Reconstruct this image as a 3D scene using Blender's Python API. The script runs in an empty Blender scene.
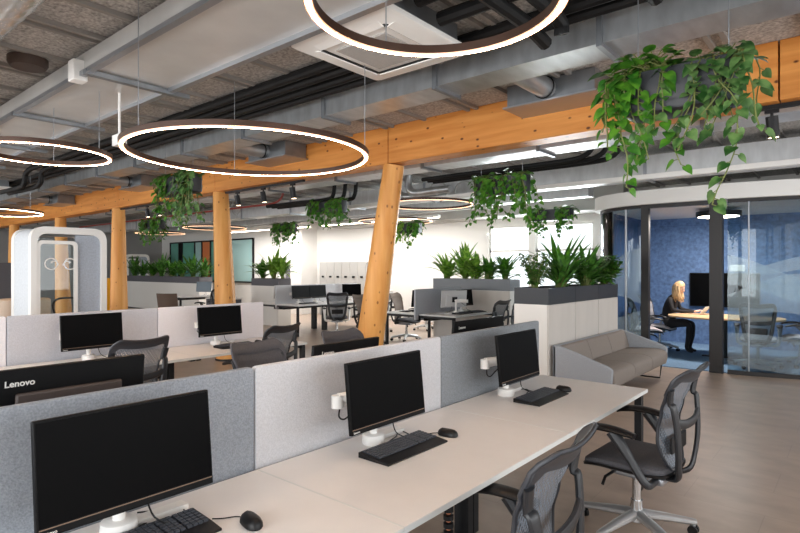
import bpy, bmesh, math, random
from mathutils import Vector, Matrix
rnd = random.Random(7)
C = bpy.context.scene.collection
PI = math.pi
R90 = PI / 2

# ---------------------------------------------------------------- camera
cam_d = bpy.data.cameras.new('camera')
cam = bpy.data.objects.new('camera', cam_d)
C.objects.link(cam)
cam.location = (0, 0, 1.6)
cam.rotation_euler = (R90, 0, math.radians(40))
cam_d.sensor_width = 36
cam_d.lens = 549 / 800 * 36
cam_d.shift_y = 1.5 / 800
cam_d.clip_end = 200
bpy.context.scene.camera = cam

# ---------------------------------------------------------------- world and light
sc = bpy.context.scene
sc.view_settings.view_transform = 'Standard'
sc.view_settings.look = 'None'
sc.view_settings.gamma = 1
sc.view_settings.exposure = 0.75
w = bpy.data.worlds.new('daylight')
sc.world = w
w.use_nodes = True
bg = w.node_tree.nodes['Background']
bg.inputs[0].default_value = (0.93, 0.965, 1.0, 1)
bg.inputs[1].default_value = 1.1


def area(name, loc, rot, sx, sy, power, col=(1, 1, 1)):
    d = bpy.data.lights.new(name, 'AREA')
    d.shape = 'RECTANGLE'
    d.size, d.size_y, d.energy, d.color = sx, sy, power, col
    o = bpy.data.objects.new(name, d)
    C.objects.link(o)
    o.location, o.rotation_euler = loc, rot
    return o


# daylight through the tall windows of the far wall and the window bands of the room's other sides
area('far_window_daylight', (-6.3, 13.4, 1.8), (-R90, 0, 0), 3.4, 2.2, 360, (0.98, 0.99, 1))
area('front_window_daylight', (-5.0, -3.35, 1.8), (R90, 0, 0), 14, 2.4, 390, (0.96, 0.98, 1))
area('side_window_daylight', (4.4, 4.5, 1.8), (R90, 0, R90), 9, 2.4, 150, (0.98, 0.99, 1))
area('left_window_daylight', (-18.5, -3.35, 1.8), (R90, 0, 0), 9, 2.4, 250, (0.97, 0.99, 1))


# ---------------------------------------------------------------- materials
def lin(c):
    return tuple(((x / 255) / 12.92 if x / 255 <= 0.04045 else ((x / 255 + 0.055) / 1.055) ** 2.4) for x in c)


def mat(name, rgb, rough=0.5, metal=0.0, var=0.0, scale=20.0, bump=0.0, bscale=None, stretch=(1, 1, 1), emit=None, estr=0, spec=0.5):
    m = bpy.data.materials.new(name)
    m.use_nodes = True
    nt = m.node_tree
    b = nt.nodes['Principled BSDF']
    c = lin(rgb)
    b.inputs['Base Color'].default_value = (*c, 1)
    b.inputs['Roughness'].default_value = rough
    b.inputs['Metallic'].default_value = metal
    b.inputs['Specular IOR Level'].default_value = spec
    if emit:
        b.inputs['Emission Color'].default_value = (*lin(emit), 1)
        b.inputs['Emission Strength'].default_value = estr
    if var or bump:
        tc = nt.nodes.new('ShaderNodeTexCoord')
        mp = nt.nodes.new('ShaderNodeMapping')
        mp.inputs['Scale'].default_value = stretch
        nt.links.new(tc.outputs['Object'], mp.inputs['Vector'])
        nz = nt.nodes.new('ShaderNodeTexNoise')
        nz.inputs['Scale'].default_value = scale
        nz.inputs['Detail'].default_value = 4
        nt.links.new(mp.outputs[0], nz.inputs['Vector'])
        if var:
            r = nt.nodes.new('ShaderNodeValToRGB')
            r.color_ramp.elements[0].position = 0.3
            r.color_ramp.elements[1].position = 0.7
            r.color_ramp.elements[0].color = (*[max(0, x * (1 - var)) for x in c], 1)
            r.color_ramp.elements[1].color = (*[min(1, x * (1 + var)) for x in c], 1)
            nt.links.new(nz.outputs['Fac'], r.inputs[0])
            nt.links.new(r.outputs[0], b.inputs['Base Color'])
        if bump:
            bn = nt.nodes.new('ShaderNodeBump')
            bn.inputs['Strength'].default_value = bump
            bn.inputs['Distance'].default_value = 0.01
            if bscale:
                n2 = nt.nodes.new('ShaderNodeTexNoise')
                n2.inputs['Scale'].default_value = bscale
                nt.links.new(mp.outputs[0], n2.inputs['Vector'])
                nt.links.new(n2.outputs['Fac'], bn.inputs['Height'])
            else:
                nt.links.new(nz.outputs['Fac'], bn.inputs['Height'])
            nt.links.new(bn.outputs[0], b.inputs['Normal'])
    return m


def wood(name, c0, c1, knot, stretch, scale=3.0):
    m = mat(name, c0, 0.45, spec=0.35)
    nt = m.node_tree
    b = nt.nodes['Principled BSDF']
    tc = nt.nodes.new('ShaderNodeTexCoord')
    mp = nt.nodes.new('ShaderNodeMapping')
    mp.inputs['Scale'].default_value = stretch
    nt.links.new(tc.outputs['Object'], mp.inputs[0])
    nz = nt.nodes.new('ShaderNodeTexNoise')
    nz.inputs['Scale'].default_value = scale
    nz.inputs['Detail'].default_value = 6
    nz.inputs['Distortion'].default_value = 0.4
    nt.links.new(mp.outputs[0], nz.inputs[0])
    r = nt.nodes.new('ShaderNodeValToRGB')
    r.color_ramp.elements[0].position = 0.3
    r.color_ramp.elements[1].position = 0.72
    r.color_ramp.elements[0].color = (*lin(c0), 1)
    r.color_ramp.elements[1].color = (*lin(c1), 1)
    nt.links.new(nz.outputs['Fac'], r.inputs[0])
    vo = nt.nodes.new('ShaderNodeTexVoronoi')
    vo.inputs['Scale'].default_value = 10
    vo.inputs['Randomness'].default_value = 1
    mp2 = nt.nodes.new('ShaderNodeMapping')
    mp2.inputs['Scale'].default_value = tuple(0.6 + 0.4 * min(1, s) if s >= 1 else 0.62 for s in stretch)
    nt.links.new(tc.outputs['Object'], mp2.inputs[0])
    nt.links.new(mp2.outputs[0], vo.inputs['Vector'])
    kr = nt.nodes.new('ShaderNodeValToRGB')
    kr.color_ramp.elements[0].position = 0.09
    kr.color_ramp.elements[1].position = 0.16
    kr.color_ramp.elements[0].color = (1, 1, 1, 1)
    kr.color_ramp.elements[1].color = (0, 0, 0, 1)
    nt.links.new(vo.outputs['Distance'], kr.inputs[0])
    mx = nt.nodes.new('ShaderNodeMix')
    mx.data_type = 'RGBA'
    mx.inputs['B'].default_value = (*lin(knot), 1)
    nt.links.new(kr.outputs[0], mx.inputs['Factor'])
    nt.links.new(r.outputs[0], mx.inputs['A'])
    nt.links.new(mx.outputs['Result'], b.inputs['Base Color'])
    return m


def thin_glass(name, tint=(1, 1, 1), film=0.0, base_refl=0.015):
    m = bpy.data.materials.new(name)
    m.use_nodes = True
    nt = m.node_tree
    for n in list(nt.nodes):
        if n.type == 'BSDF_PRINCIPLED':
            nt.nodes.remove(n)
    out = nt.nodes['Material Output']
    tr = nt.nodes.new('ShaderNodeBsdfTransparent')
    tr.inputs[0].default_value = (*tint, 1)
    gl = nt.nodes.new('ShaderNodeBsdfGlossy')
    gl.inputs['Roughness'].default_value = 0.02
    fr = nt.nodes.new('ShaderNodeFresnel')
    fr.inputs[0].default_value = 1.28
    ad = nt.nodes.new('ShaderNodeMath')
    ad.operation = 'ADD'
    ad.inputs[1].default_value = base_refl
    nt.links.new(fr.outputs[0], ad.inputs[0])
    mx = nt.nodes.new('ShaderNodeMixShader')
    nt.links.new(ad.outputs[0], mx.inputs[0])
    nt.links.new(tr.outputs[0], mx.inputs[1])
    nt.links.new(gl.outputs[0], mx.inputs[2])
    last = mx
    if film:
        df = nt.nodes.new('ShaderNodeBsdfTranslucent')
        d2 = nt.nodes.new('ShaderNodeBsdfDiffuse')
        df.inputs[0].default_value = (0.8, 0.9, 0.95, 1)
        d2.inputs[0].default_value = (0.8, 0.9, 0.95, 1)
        m0 = nt.nodes.new('ShaderNodeMixShader')
        nt.links.new(df.outputs[0], m0.inputs[1])
        nt.links.new(d2.outputs[0], m0.inputs[2])
        m2 = nt.nodes.new('ShaderNodeMixShader')
        m2.inputs[0].default_value = film
        nt.links.new(mx.outputs[0], m2.inputs[1])
        nt.links.new(m0.outputs[0], m2.inputs[2])
        last = m2
    nt.links.new(last.outputs[0], out.inputs[0])
    return m


def mesh_fabric(name, rgb, see=0.3):
    """perforated membrane of the chair backs: rows of short slots, partly see-through"""
    m = mat(name, rgb, 0.45)
    nt = m.node_tree
    b = nt.nodes['Principled BSDF']
    out = nt.nodes['Material Output']
    tc = nt.nodes.new('ShaderNodeTexCoord')
    sp = nt.nodes.new('ShaderNodeSeparateXYZ')
    nt.links.new(tc.outputs['Object'], sp.inputs[0])
    cb = nt.nodes.new('ShaderNodeCombineXYZ')
    nt.links.new(sp.outputs['Z'], cb.inputs['X'])
    nt.links.new(sp.outputs['X'], cb.inputs['Y'])
    br = nt.nodes.new('ShaderNodeTexBrick')
    br.inputs['Scale'].default_value = 30
    br.inputs['Mortar Size'].default_value = 0.13
    br.inputs['Mortar Smooth'].default_value = 0.25
    br.inputs['Brick Width'].default_value = 0.85
    br.inputs['Row Height'].default_value = 0.4
    nt.links.new(cb.outputs[0], br.inputs['Vector'])
    tr = nt.nodes.new('ShaderNodeBsdfTransparent')
    mx = nt.nodes.new('ShaderNodeMixShader')
    ml = nt.nodes.new('ShaderNodeMath')
    ml.operation = 'MULTIPLY_ADD'
    ml.inputs[1].default_value = -see
    ml.inputs[2].default_value = see
    nt.links.new(br.outputs['Fac'], ml.inputs[0])
    nt.links.new(ml.outputs[0], mx.inputs[0])
    nt.links.new(b.outputs[0], mx.inputs[1])
    nt.links.new(tr.outputs[0], mx.inputs[2])
    nt.links.new(mx.outputs[0], out.inputs[0])
    return m


def leafmat(name, rgb, rgb2):
    m = mat(name, rgb, 0.38, var=0.0)
    nt = m.node_tree
    b = nt.nodes['Principled BSDF']
    tc = nt.nodes.new('ShaderNodeTexCoord')
    nz = nt.nodes.new('ShaderNodeTexNoise')
    nz.inputs['Scale'].default_value = 14
    nt.links.new(tc.outputs['Object'], nz.inputs['Vector'])
    r = nt.nodes.new('ShaderNodeValToRGB')
    r.color_ramp.elements[0].position = 0.38
    r.color_ramp.elements[1].position = 0.64
    r.color_ramp.elements[0].color = (*lin(rgb), 1)
    r.color_ramp.elements[1].color = (*lin(rgb2), 1)
    nt.links.new(nz.outputs['Fac'], r.inputs[0])
    nt.links.new(r.outputs[0], b.inputs['Base Color'])
    return m


def floor_mat():
    m = mat('floor_tiles', (165, 146, 130), 0.36)
    nt = m.node_tree
    b = nt.nodes['Principled BSDF']
    tc = nt.nodes.new('ShaderNodeTexCoord')
    br = nt.nodes.new('ShaderNodeTexBrick')
    br.inputs['Scale'].default_value = 1.0
    br.inputs['Brick Width'].default_value = 0.95
    br.inputs['Row Height'].default_value = 0.47
    br.inputs['Mortar Size'].default_value = 0.003
    br.inputs['Color1'].default_value = (*lin((172, 152, 136)), 1)
    br.inputs['Color2'].default_value = (*lin((169, 149, 133)), 1)
    br.inputs['Mortar'].default_value = (*lin((160, 141, 126)), 1)
    nt.links.new(tc.outputs['Object'], br.inputs['Vector'])
    mp = nt.nodes.new('ShaderNodeMapping')
    mp.inputs['Scale'].default_value = (1.6, 2.6, 1)
    nt.links.new(tc.outputs['Object'], mp.inputs[0])
    nz = nt.nodes.new('ShaderNodeTexNoise')
    nz.inputs['Scale'].default_value = 2.2
    nz.inputs['Detail'].default_value = 8
    nt.links.new(mp.outputs[0], nz.inputs['Vector'])
    r = nt.nodes.new('ShaderNodeValToRGB')
    r.color_ramp.elements[0].color = (0.9, 0.9, 0.9, 1)
    r.color_ramp.elements[1].color = (1.07, 1.07, 1.07, 1)
    r.color_ramp.elements[0].position = 0.35
    r.color_ramp.elements[1].position = 0.65
    nt.links.new(nz.outputs['Fac'], r.inputs[0])
    mx = nt.nodes.new('ShaderNodeMix')
    mx.data_type = 'RGBA'
    mx.blend_type = 'MULTIPLY'
    mx.inputs['Factor'].default_value = 1
    nt.links.new(br.outputs['Color'], mx.inputs['A'])
    nt.links.new(r.outputs[0], mx.inputs['B'])
    nt.links.new(mx.outputs['Result'], b.inputs['Base Color'])
    return m


def panelled(name, rgb, bw, rh, dark=0.75, axis='XZ'):
    """felt or board cladding with fine joints"""
    m = mat(name, rgb, 0.9)
    nt = m.node_tree
    b = nt.nodes['Principled BSDF']
    tc = nt.nodes.new('ShaderNodeTexCoord')
    sp = nt.nodes.new('ShaderNodeSeparateXYZ')
    nt.links.new(tc.outputs['Object'], sp.inputs[0])
    cb = nt.nodes.new('ShaderNodeCombineXYZ')
    nt.links.new(sp.outputs[axis[0]], cb.inputs['X'])
    nt.links.new(sp.outputs[axis[1]], cb.inputs['Y'])
    br = nt.nodes.new('ShaderNodeTexBrick')
    br.offset = 0
    br.inputs['Scale'].default_value = 1
    br.inputs['Brick Width'].default_value = bw
    br.inputs['Row Height'].default_value = rh
    br.inputs['Mortar Size'].default_value = 0.005
    c = lin(rgb)
    br.inputs['Color1'].default_value = (*c, 1)
    br.inputs['Color2'].default_value = (*[x * 0.96 for x in c], 1)
    br.inputs['Mortar'].default_value = (*[x * dark for x in c], 1)
    nt.links.new(cb.outputs[0], br.inputs['Vector'])
    nz = nt.nodes.new('ShaderNodeTexNoise')
    nz.inputs['Scale'].default_value = 16
    nz.inputs['Detail'].default_value = 6
    nt.links.new(tc.outputs['Object'], nz.inputs['Vector'])
    r = nt.nodes.new('ShaderNodeValToRGB')
    r.color_ramp.elements[0].color = (0.7, 0.7, 0.7, 1)
    r.color_ramp.elements[1].color = (1.25, 1.25, 1.25, 1)
    r.color_ramp.elements[0].position = 0.3
    r.color_ramp.elements[1].position = 0.7
    nt.links.new(nz.outputs['Fac'], r.inputs[0])
    mx = nt.nodes.new('ShaderNodeMix')
    mx.data_type = 'RGBA'
    mx.blend_type = 'MULTIPLY'
    mx.inputs['Factor'].default_value = 1
    nt.links.new(br.outputs['Color'], mx.inputs['A'])
    nt.links.new(r.outputs[0], mx.inputs['B'])
    nt.links.new(mx.outputs['Result'], b.inputs['Base Color'])
    return m


M = dict(
    floor=floor_mat(),
    carpet=mat('blue_carpet', (108, 138, 168), 0.95, var=0.25, scale=60, bump=0.3),
    wool=mat('wood_wool_board', (176, 174, 171), 0.95, var=0.42, scale=42, bump=0.6),
    batten=mat('grey_batten', (150, 146, 141), 0.8),
    white=mat('white_paint', (236, 234, 230), 0.7),
    soffit=mat('grey_paint', (176, 174, 170), 0.8),
    greywall=mat('dark_wall_paint', (150, 149, 148), 0.85),
    lacquer=mat('white_lacquer', (238, 236, 232), 0.35),
    desk=mat('desk_laminate', (229, 226, 224), 0.42, var=0.015, scale=8),
    edge=mat('desk_edge_band', (214, 216, 214), 0.45),
    black=mat('black_plastic', (17, 17, 19), 0.42, spec=0.35),
    blackmetal=mat('black_metal', (24, 25, 27), 0.4, spec=0.35),
    charcoal=mat('charcoal_plastic', (42, 44, 48), 0.42),
    screen=mat('monitor_screen', (6, 6, 7), 0.42, spec=0.05),
    hous=mat('monitor_housing', (11, 11, 12), 0.5, spec=0.15),
    brownstrip=mat('brown_grille', (66, 56, 52), 0.5),
    bezel=mat('copper_bezel_line', (120, 96, 78), 0.4),
    letter=mat('pale_lettering', (208, 206, 202), 0.5),
    grey_fab=mat('grey_screen_fabric', (140, 146, 154), 0.95, var=0.2, scale=150, bump=0.25),
    grey_fab2=mat('mid_grey_screen_fabric', (132, 137, 142), 0.95, var=0.2, scale=150, bump=0.25),
    light_fab=mat('light_grey_screen_fabric', (196, 197, 201), 0.95, var=0.1, scale=150, bump=0.2),
    lilac_fab=mat('blue_grey_screen_fabric', (184, 187, 195), 0.95, var=0.12, scale=150, bump=0.2),
    white_fab=mat('white_screen_fabric', (222, 222, 228), 0.95, var=0.06, scale=150, bump=0.2),
    brown_fab=mat('brown_chair_fabric', (116, 100, 90), 0.9, var=0.1, scale=90),
    mesh=mesh_fabric('chair_mesh', (112, 120, 130), 0.6),
    mesh_light=mesh_fabric('light_chair_mesh', (176, 174, 178), 0.5),
    chairframe=mat('chair_frame_grey', (50, 53, 59), 0.4),
    seatfab=mat('seat_fabric', (80, 80, 85), 0.92, var=0.15, scale=120),
    seatlight=mat('light_seat_fabric', (186, 180, 184), 0.92, var=0.1, scale=120),
    chrome=mat('polished_aluminium', (200, 200, 200), 0.22, metal=1),
    alu=mat('satin_aluminium', (168, 172, 178), 0.35, metal=0.8),
    galv=mat('galvanised_sheet', (190, 193, 195), 0.34, metal=0.8, var=0.14, scale=3.5, stretch=(3, 1, 1)),
    galv_far=mat('pale_galvanised_sheet', (206, 208, 210), 0.42, metal=0.45, var=0.1, scale=3.5, stretch=(3, 1, 1)),
    galv_dark=mat('weathered_galvanised_sheet', (138, 142, 146), 0.4, metal=0.7, var=0.16, scale=5),
    galvflat=mat('wide_duct_sheet', (212, 212, 210), 0.42, metal=0.45, var=0.1, scale=2.0),
    pipe=mat('black_insulation', (16, 16, 17), 0.6, spec=0.3),
    pipegrey=mat('grey_conduit', (170, 170, 168), 0.45, metal=0.3),
    beam=wood('glulam_timber', (196, 122, 52), (222, 152, 78), (96, 52, 22), (0.35, 3, 5)),
    log=wood('log_timber', (212, 142, 68), (234, 174, 100), (150, 92, 44), (3.5, 3.5, 0.25)),
    bronze=mat('bronze_ring_housing', (66, 46, 36), 0.4, metal=0.5),
    glow=mat('ring_diffuser', (255, 240, 225), 0.5, emit=(255, 214, 176), estr=36),
    glowedge=mat('ring_diffuser_edge', (255, 230, 205), 0.5, emit=(255, 158, 98), estr=0.75),
    glowdim=mat('dimmed_ring_diffuser', (255, 240, 225), 0.5, emit=(255, 196, 150), estr=1.6),
    lampglow=mat('lamp_diffuser', (255, 245, 235), 0.5, emit=(255, 232, 208), estr=14),
    spotglow=mat('spot_lens', (255, 245, 235), 0.5, emit=(255, 220, 180), estr=6),
    trough=mat('black_trough', (42, 45, 50), 0.45, metal=0.1),
    troughgrey=mat('grey_trough', (112, 116, 120), 0.4, metal=0.2),
    soil=mat('dark_soil', (52, 40, 32), 0.95, var=0.4, scale=60, bump=0.8),
    cabinet=mat('cabinet_board', (206, 200, 193), 0.55, var=0.03, scale=4, stretch=(2, 2, 0.4)),
    cabinet_white=mat('cabinet_white_board', (235, 233, 228), 0.5),
    sofa_out=mat('sofa_grey_felt', (158, 162, 168), 0.95, var=0.16, scale=130),
    sofa_in=mat('sofa_taupe_fabric', (136, 127, 120), 0.92, var=0.1, scale=130),
    seam=mat('dark_seam', (84, 74, 68), 0.9),
    glass=thin_glass('clear_glass', (0.95, 0.98, 0.98)),
    tinted=thin_glass('tinted_glass', (0.66, 0.75, 0.79)),
    film=thin_glass('frosted_film', (0.9, 0.96, 0.97), film=0.26),
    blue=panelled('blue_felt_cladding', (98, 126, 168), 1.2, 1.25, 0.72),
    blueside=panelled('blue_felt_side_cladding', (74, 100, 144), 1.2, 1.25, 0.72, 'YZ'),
    frame=mat('dark_door_frame', (44, 42, 42), 0.45, metal=0.3),
    oak=wood('oak_table', (206, 166, 124), (222, 186, 146), (160, 120, 84), (0.6, 4, 1)),
    skin=mat('skin', (226, 178, 152), 0.55),
    hair=mat('blonde_hair', (188, 156, 116), 0.5, var=0.3, scale=40, stretch=(6, 6, 0.6)),
    blackcloth=mat('black_clothing', (26, 24, 28), 0.85),
    lips=mat('lip_tone', (176, 92, 88), 0.5),
    eye=mat('dark_eye', (40, 30, 26), 0.3),
    yellow=mat('yellow_fabric', (226, 160, 30), 0.9, var=0.1, scale=60),
    beige=mat('beige_laminate', (200, 178, 156), 0.5),
    teal=mat('teal_glazing', (112, 176, 160), 0.25, var=0.08, scale=2),
    palecyan=mat('pale_cyan_glazing', (178, 214, 212), 0.25),
    orange=mat('orange_panel', (226, 132, 82), 0.6),
    greypanel=mat('slate_panel', (96, 96, 102), 0.7),
    podside=mat('pod_felt', (204, 209, 214), 0.7, var=0.08, scale=30),
    podblue=mat('pod_blue_panel', (170, 178, 190), 0.7, var=0.12, scale=40),
    bluescreen=mat('blue_grey_monitor', (98, 116, 130), 0.4),
    paletone=mat('pale_device_tone', (206, 206, 206), 0.5),  # on the middle desk monitor this tone paints window glare
    g1=leafmat('pothos_leaf', (44, 98, 28), (88, 144, 40)),
    g2=leafmat('silver_pothos_leaf', (40, 82, 34), (104, 138, 78)),
    g3=leafmat('dark_leaf', (52, 100, 38), (96, 150, 58)),
    g4=leafmat('bright_leaf', (84, 136, 40), (146, 186, 76)),
    stem=mat('vine_stem', (110, 120, 62), 0.6),
)


# ---------------------------------------------------------------- mesh helpers
class MB:
    def __init__(s):
        s.v, s.f, s.m = [], [], []

    def add(s, vs, fs, mi=0):
        n = len(s.v)
        s.v += [tuple(v) for v in vs]
        s.f += [tuple(i + n for i in f) for f in fs]
        s.m += [mi] * len(fs)

    def box(s, c, d, rz=0.0, mi=0, mx=None):
        x, y, z = d[0] / 2, d[1] / 2, d[2] / 2
        vs = [Vector(p) for p in ((-x, -y, -z), (x, -y, -z), (x, y, -z), (-x, y, -z), (-x, -y, z), (x, -y, z), (x, y, z), (-x, y, z))]
        m = Matrix.Translation(c) @ (mx if mx is not None else Matrix.Rotation(rz, 4, 'Z'))
        s.add([m @ v for v in vs], [(0, 3, 2, 1), (4, 5, 6, 7), (0, 1, 5, 4), (1, 2, 6, 5), (2, 3, 7, 6), (3, 0, 4, 7)], mi)
        return s

    def span(s, x0, x1, y0, y1, z0, z1, mi=0):
        return s.box(((x0 + x1) / 2, (y0 + y1) / 2, (z0 + z1) / 2), (abs(x1 - x0), abs(y1 - y0), abs(z1 - z0)), mi=mi)

    def tube(s, pts, r, n=8, closed=False, flat=1.0, mi=0):
        P = [Vector(p) for p in pts]
        k = len(P)
        rs = r if isinstance(r, (list, tuple)) else [r] * k
        T = []
        for i in range(k):
            a = P[(i - 1) % k] if (closed or i) else P[i]
            b = P[(i + 1) % k] if (closed or i < k - 1) else P[i]
            t = (b - a)
            T.append(t.normalized() if t.length > 1e-9 else Vector((0, 0, 1)))
        up = Vector((0, 0, 1)) if abs(T[0].z) < 0.9 else Vector((1, 0, 0))
        nrm = (up - T[0] * up.dot(T[0])).normalized()
        vs = []
        for i in range(k):
            if i:
                nrm = (nrm - T[i] * nrm.dot(T[i]))
                nrm = nrm.normalized() if nrm.length > 1e-6 else T[i].orthogonal().normalized()
            bn = T[i].cross(nrm)
            for j in range(n):
                a = 2 * PI * j / n
                vs.append(P[i] + nrm * (math.cos(a) * rs[i] * flat) + bn * (math.sin(a) * rs[i]))
        fs = []
        for i in range(k if closed else k - 1):
            for j in range(n):
                a, b = i * n + j, i * n + (j + 1) % n
                c, d = ((i + 1) % k) * n + (j + 1) % n, ((i + 1) % k) * n + j
                fs.append((a, b, c, d))
        if not closed:
            fs.append(tuple(range(n - 1, -1, -1)))
            fs.append(tuple((k - 1) * n + j for j in range(n)))
        s.add(vs, fs, mi)
        return s

    def cyl(s, p0, p1, r0, r1=None, n=16, mi=0):
        return s.tube([p0, p1], [r0, r1 if r1 is not None else r0], n, mi=mi)

    def lathe(s, prof, c=(0, 0, 0), n=24, mi=0):
        vs = [(c[0] + r * math.cos(2 * PI * j / n), c[1] + r * math.sin(2 * PI * j / n), c[2] + z) for r, z in prof for j in range(n)]
        fs = []
        for i in range(len(prof) - 1):
            for j in range(n):
                fs.append((i * n + j, i * n + (j + 1) % n, (i + 1) * n + (j + 1) % n, (i + 1) * n + j))
        fs.append(tuple(range(n - 1, -1, -1)))
        fs.append(tuple((len(prof) - 1) * n + j for j in range(n)))
        s.add(vs, fs, mi)
        return s

    def prism(s, poly, t0, t1, mx=None, mi=0):
        """poly in local XY extruded along Z from t0 to t1, then mx"""
        n = len(poly)
        vs = [Vector((x, y, t0)) for x, y in poly] + [Vector((x, y, t1)) for x, y in poly]
        if mx is not None:
            vs = [mx @ v for v in vs]
        fs = [tuple(range(n - 1, -1, -1)), tuple(range(n, 2 * n))]
        fs += [(i, (i + 1) % n, n + (i + 1) % n, n + i) for i in range(n)]
        s.add(vs, fs, mi)
        return s

    def grid(s, fn, nu, nv, mi=0, wrap=False):
        vs = [fn(i / nu, j / nv) for j in range(nv + 1) for i in range(nu + 1)]
        fs = [(j * (nu + 1) + i, j * (nu + 1) + i + 1, (j + 1) * (nu + 1) + i + 1, (j + 1) * (nu + 1) + i) for j in range(nv) for i in range(nu)]
        s.add(vs, fs, mi)
        return s

    def slab(s, fn, nu, nv, off, mi=0):
        """a grid given thickness: fn(u,v) front, off(u,v) vector to the back"""
        A = [Vector(fn(i / nu, j / nv)) for j in range(nv + 1) for i in range(nu + 1)]
        B = [a + Vector(off) for a in A]
        n = len(A)
        W = nu + 1
        fs = []
        for j in range(nv):
            for i in range(nu):
                q = (j * W + i, j * W + i + 1, (j + 1) * W + i + 1, (j + 1) * W + i)
                fs.append(q)
                fs.append(tuple(n + k for k in reversed(q)))
        bd = [i for i in range(W)] + [j * W + nu for j in range(1, nv + 1)] + [nv * W + i for i in range(nu - 1, -1, -1)] + [j * W for j in range(nv - 1, 0, -1)]
        for k in range(len(bd)):
            a, b = bd[k], bd[(k + 1) % len(bd)]
            fs.append((b, a, n + a, n + b))
        s.add(A + B, fs, mi)
        return s

    def pad(s, c, hx, hy, layers, ex=4.0, n=32, mi=0, fz=None):
        """rounded-rectangle cushion: layers of (scale inset in metres, z)"""
        vs = []
        for ins, z in layers:
            for j in range(n):
                a = 2 * PI * j / n
                ca, sa = math.cos(a), math.sin(a)
                x = math.copysign(abs(ca) ** (2 / ex), ca) * max(0.001, hx - ins)
                y = math.copysign(abs(sa) ** (2 / ex), sa) * max(0.001, hy - ins)
                vs.append((c[0] + x, c[1] + y, c[2] + z + (fz(x, y) if fz else 0)))
        fs = []
        for i in range(len(layers) - 1):
            for j in range(n):
                fs.append((i * n + j, i * n + (j + 1) % n, (i + 1) * n + (j + 1) % n, (i + 1) * n + j))
        fs.append(tuple(range(n - 1, -1, -1)))
        fs.append(tuple((len(layers) - 1) * n + j for j in range(n)))
        s.add(vs, fs, mi)
        return s

    def build(s, name, mats, parent=None, smooth=True, bevel=0, sub=0, angle=35):
        me = bpy.data.meshes.new(name)
        me.from_pydata(s.v, [], s.f)
        if not isinstance(mats, (list, tuple)):
            mats = [mats]
        for m in mats:
            me.materials.append(m)
        for p, mi in zip(me.polygons, s.m):
            p.material_index = mi
            p.use_smooth = smooth
        bm = bmesh.new()
        bm.from_mesh(me)
        bmesh.ops.recalc_face_normals(bm, faces=bm.faces)
        bm.to_mesh(me)
        bm.free()
        if smooth:
            me.set_sharp_from_angle(angle=math.radians(angle))
        o = bpy.data.objects.new(name, me)
        C.objects.link(o)
        if parent:
            o.parent = parent
        if bevel:
            b = o.modifiers.new('bevel', 'BEVEL')
            b.width, b.segments, b.limit_method = bevel, 2, 'ANGLE'
        if sub:
            b = o.modifiers.new('sub', 'SUBSURF')
            b.levels = b.render_levels = sub
        return o


def tag(o, label, cat, group=None):
    o['label'] = label
    o['category'] = cat
    if group:
        o['group'] = group
    return o


def thing(name, label, cat, loc=(0, 0, 0), rz=0.0, group=None):
    o = bpy.data.objects.new(name, None)
    C.objects.link(o)
    o.empty_display_size = 0.1
    o.location = loc
    o.rotation_euler = (0, 0, rz)
    return tag(o, label, cat, group)


def struct(o):
    o['kind'] = 'structure'
    return o


def kids(o):
    return list(o.children)


def dup(src, label, loc, rz=0.0, group=None, swap=None, skip=()):
    """copy of a thing with copies of its parts and sub-parts; swap: {part name stem: material}"""
    def rec(o, par):
        c = o.copy()
        C.objects.link(c)
        c.parent = par
        st = o.name.split('.')[0]
        if swap and st in swap and c.type == 'MESH':
            for i, sl in enumerate(c.material_slots):
                sl.link = 'OBJECT'
                sl.material = swap[st]
        for ch in kids(o):
            if ch.name.split('.')[0] not in skip:
                rec(ch, c)
        return c
    r = rec(src, None)
    r.location, r.rotation_euler = loc, (0, 0, rz)
    r['label'] = label
    if group:
        r['group'] = group
    return r


def text_mesh(txt, size, name, m, parent, mx, depth=0.001):
    cu = bpy.data.curves.new(name, 'FONT')
    cu.body = txt
    cu.size = size
    cu.extrude = depth
    cu.offset = size * 0.02
    cu.align_x = 'LEFT'
    tmp = bpy.data.objects.new('tmp_text', cu)
    C.objects.link(tmp)
    dg = bpy.context.evaluated_depsgraph_get()
    me = bpy.data.meshes.new_from_object(tmp.evaluated_get(dg))
    bpy.data.objects.remove(tmp)
    me.transform(mx)
    me.materials.clear()
    me.materials.append(m)
    o = bpy.data.objects.new(name, me)
    C.objects.link(o)
    o.parent = parent
    return o


def catmull(P, k=8):
    P = [Vector(p) for p in P]
    out = []
    for i in range(len(P) - 1):
        a, b, c, d = P[max(0, i - 1)], P[i], P[i + 1], P[min(len(P) - 1, i + 2)]
        for j in range(k):
            t = j / k
            out.append(0.5 * ((2 * b) + (c - a) * t + (2 * a - 5 * b + 4 * c - d) * t * t + (3 * b - a - 3 * c + d) * t ** 3))
    out.append(P[-1])
    return out


def arc_round(poly, r, n=5):
    """round the corners of a closed 2-D polygon"""
    out = []
    k = len(poly)
    for i in range(k):
        a, b, c = Vector(poly[i - 1]), Vector(poly[i]), Vector(poly[(i + 1) % k])
        u, v = (a - b).normalized(), (c - b).normalized()
        p, q = b + u * r, b + v * r
        for j in range(n + 1):
            t = j / n
            out.append(tuple((1 - t) ** 2 * p + 2 * t * (1 - t) * b + t * t * q))
    return out


def rrect(w_, h_, r, n=5):
    return arc_round([(-w_ / 2, -h_ / 2), (w_ / 2, -h_ / 2), (w_ / 2, h_ / 2), (-w_ / 2, h_ / 2)], r, n)


# XY polygon plane stood upright: local x -> x, local y -> z, extrusion -> -y
UP = Matrix(((1, 0, 0, 0), (0, 0, -1, 0), (0, 1, 0, 0), (0, 0, 0, 1)))
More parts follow.
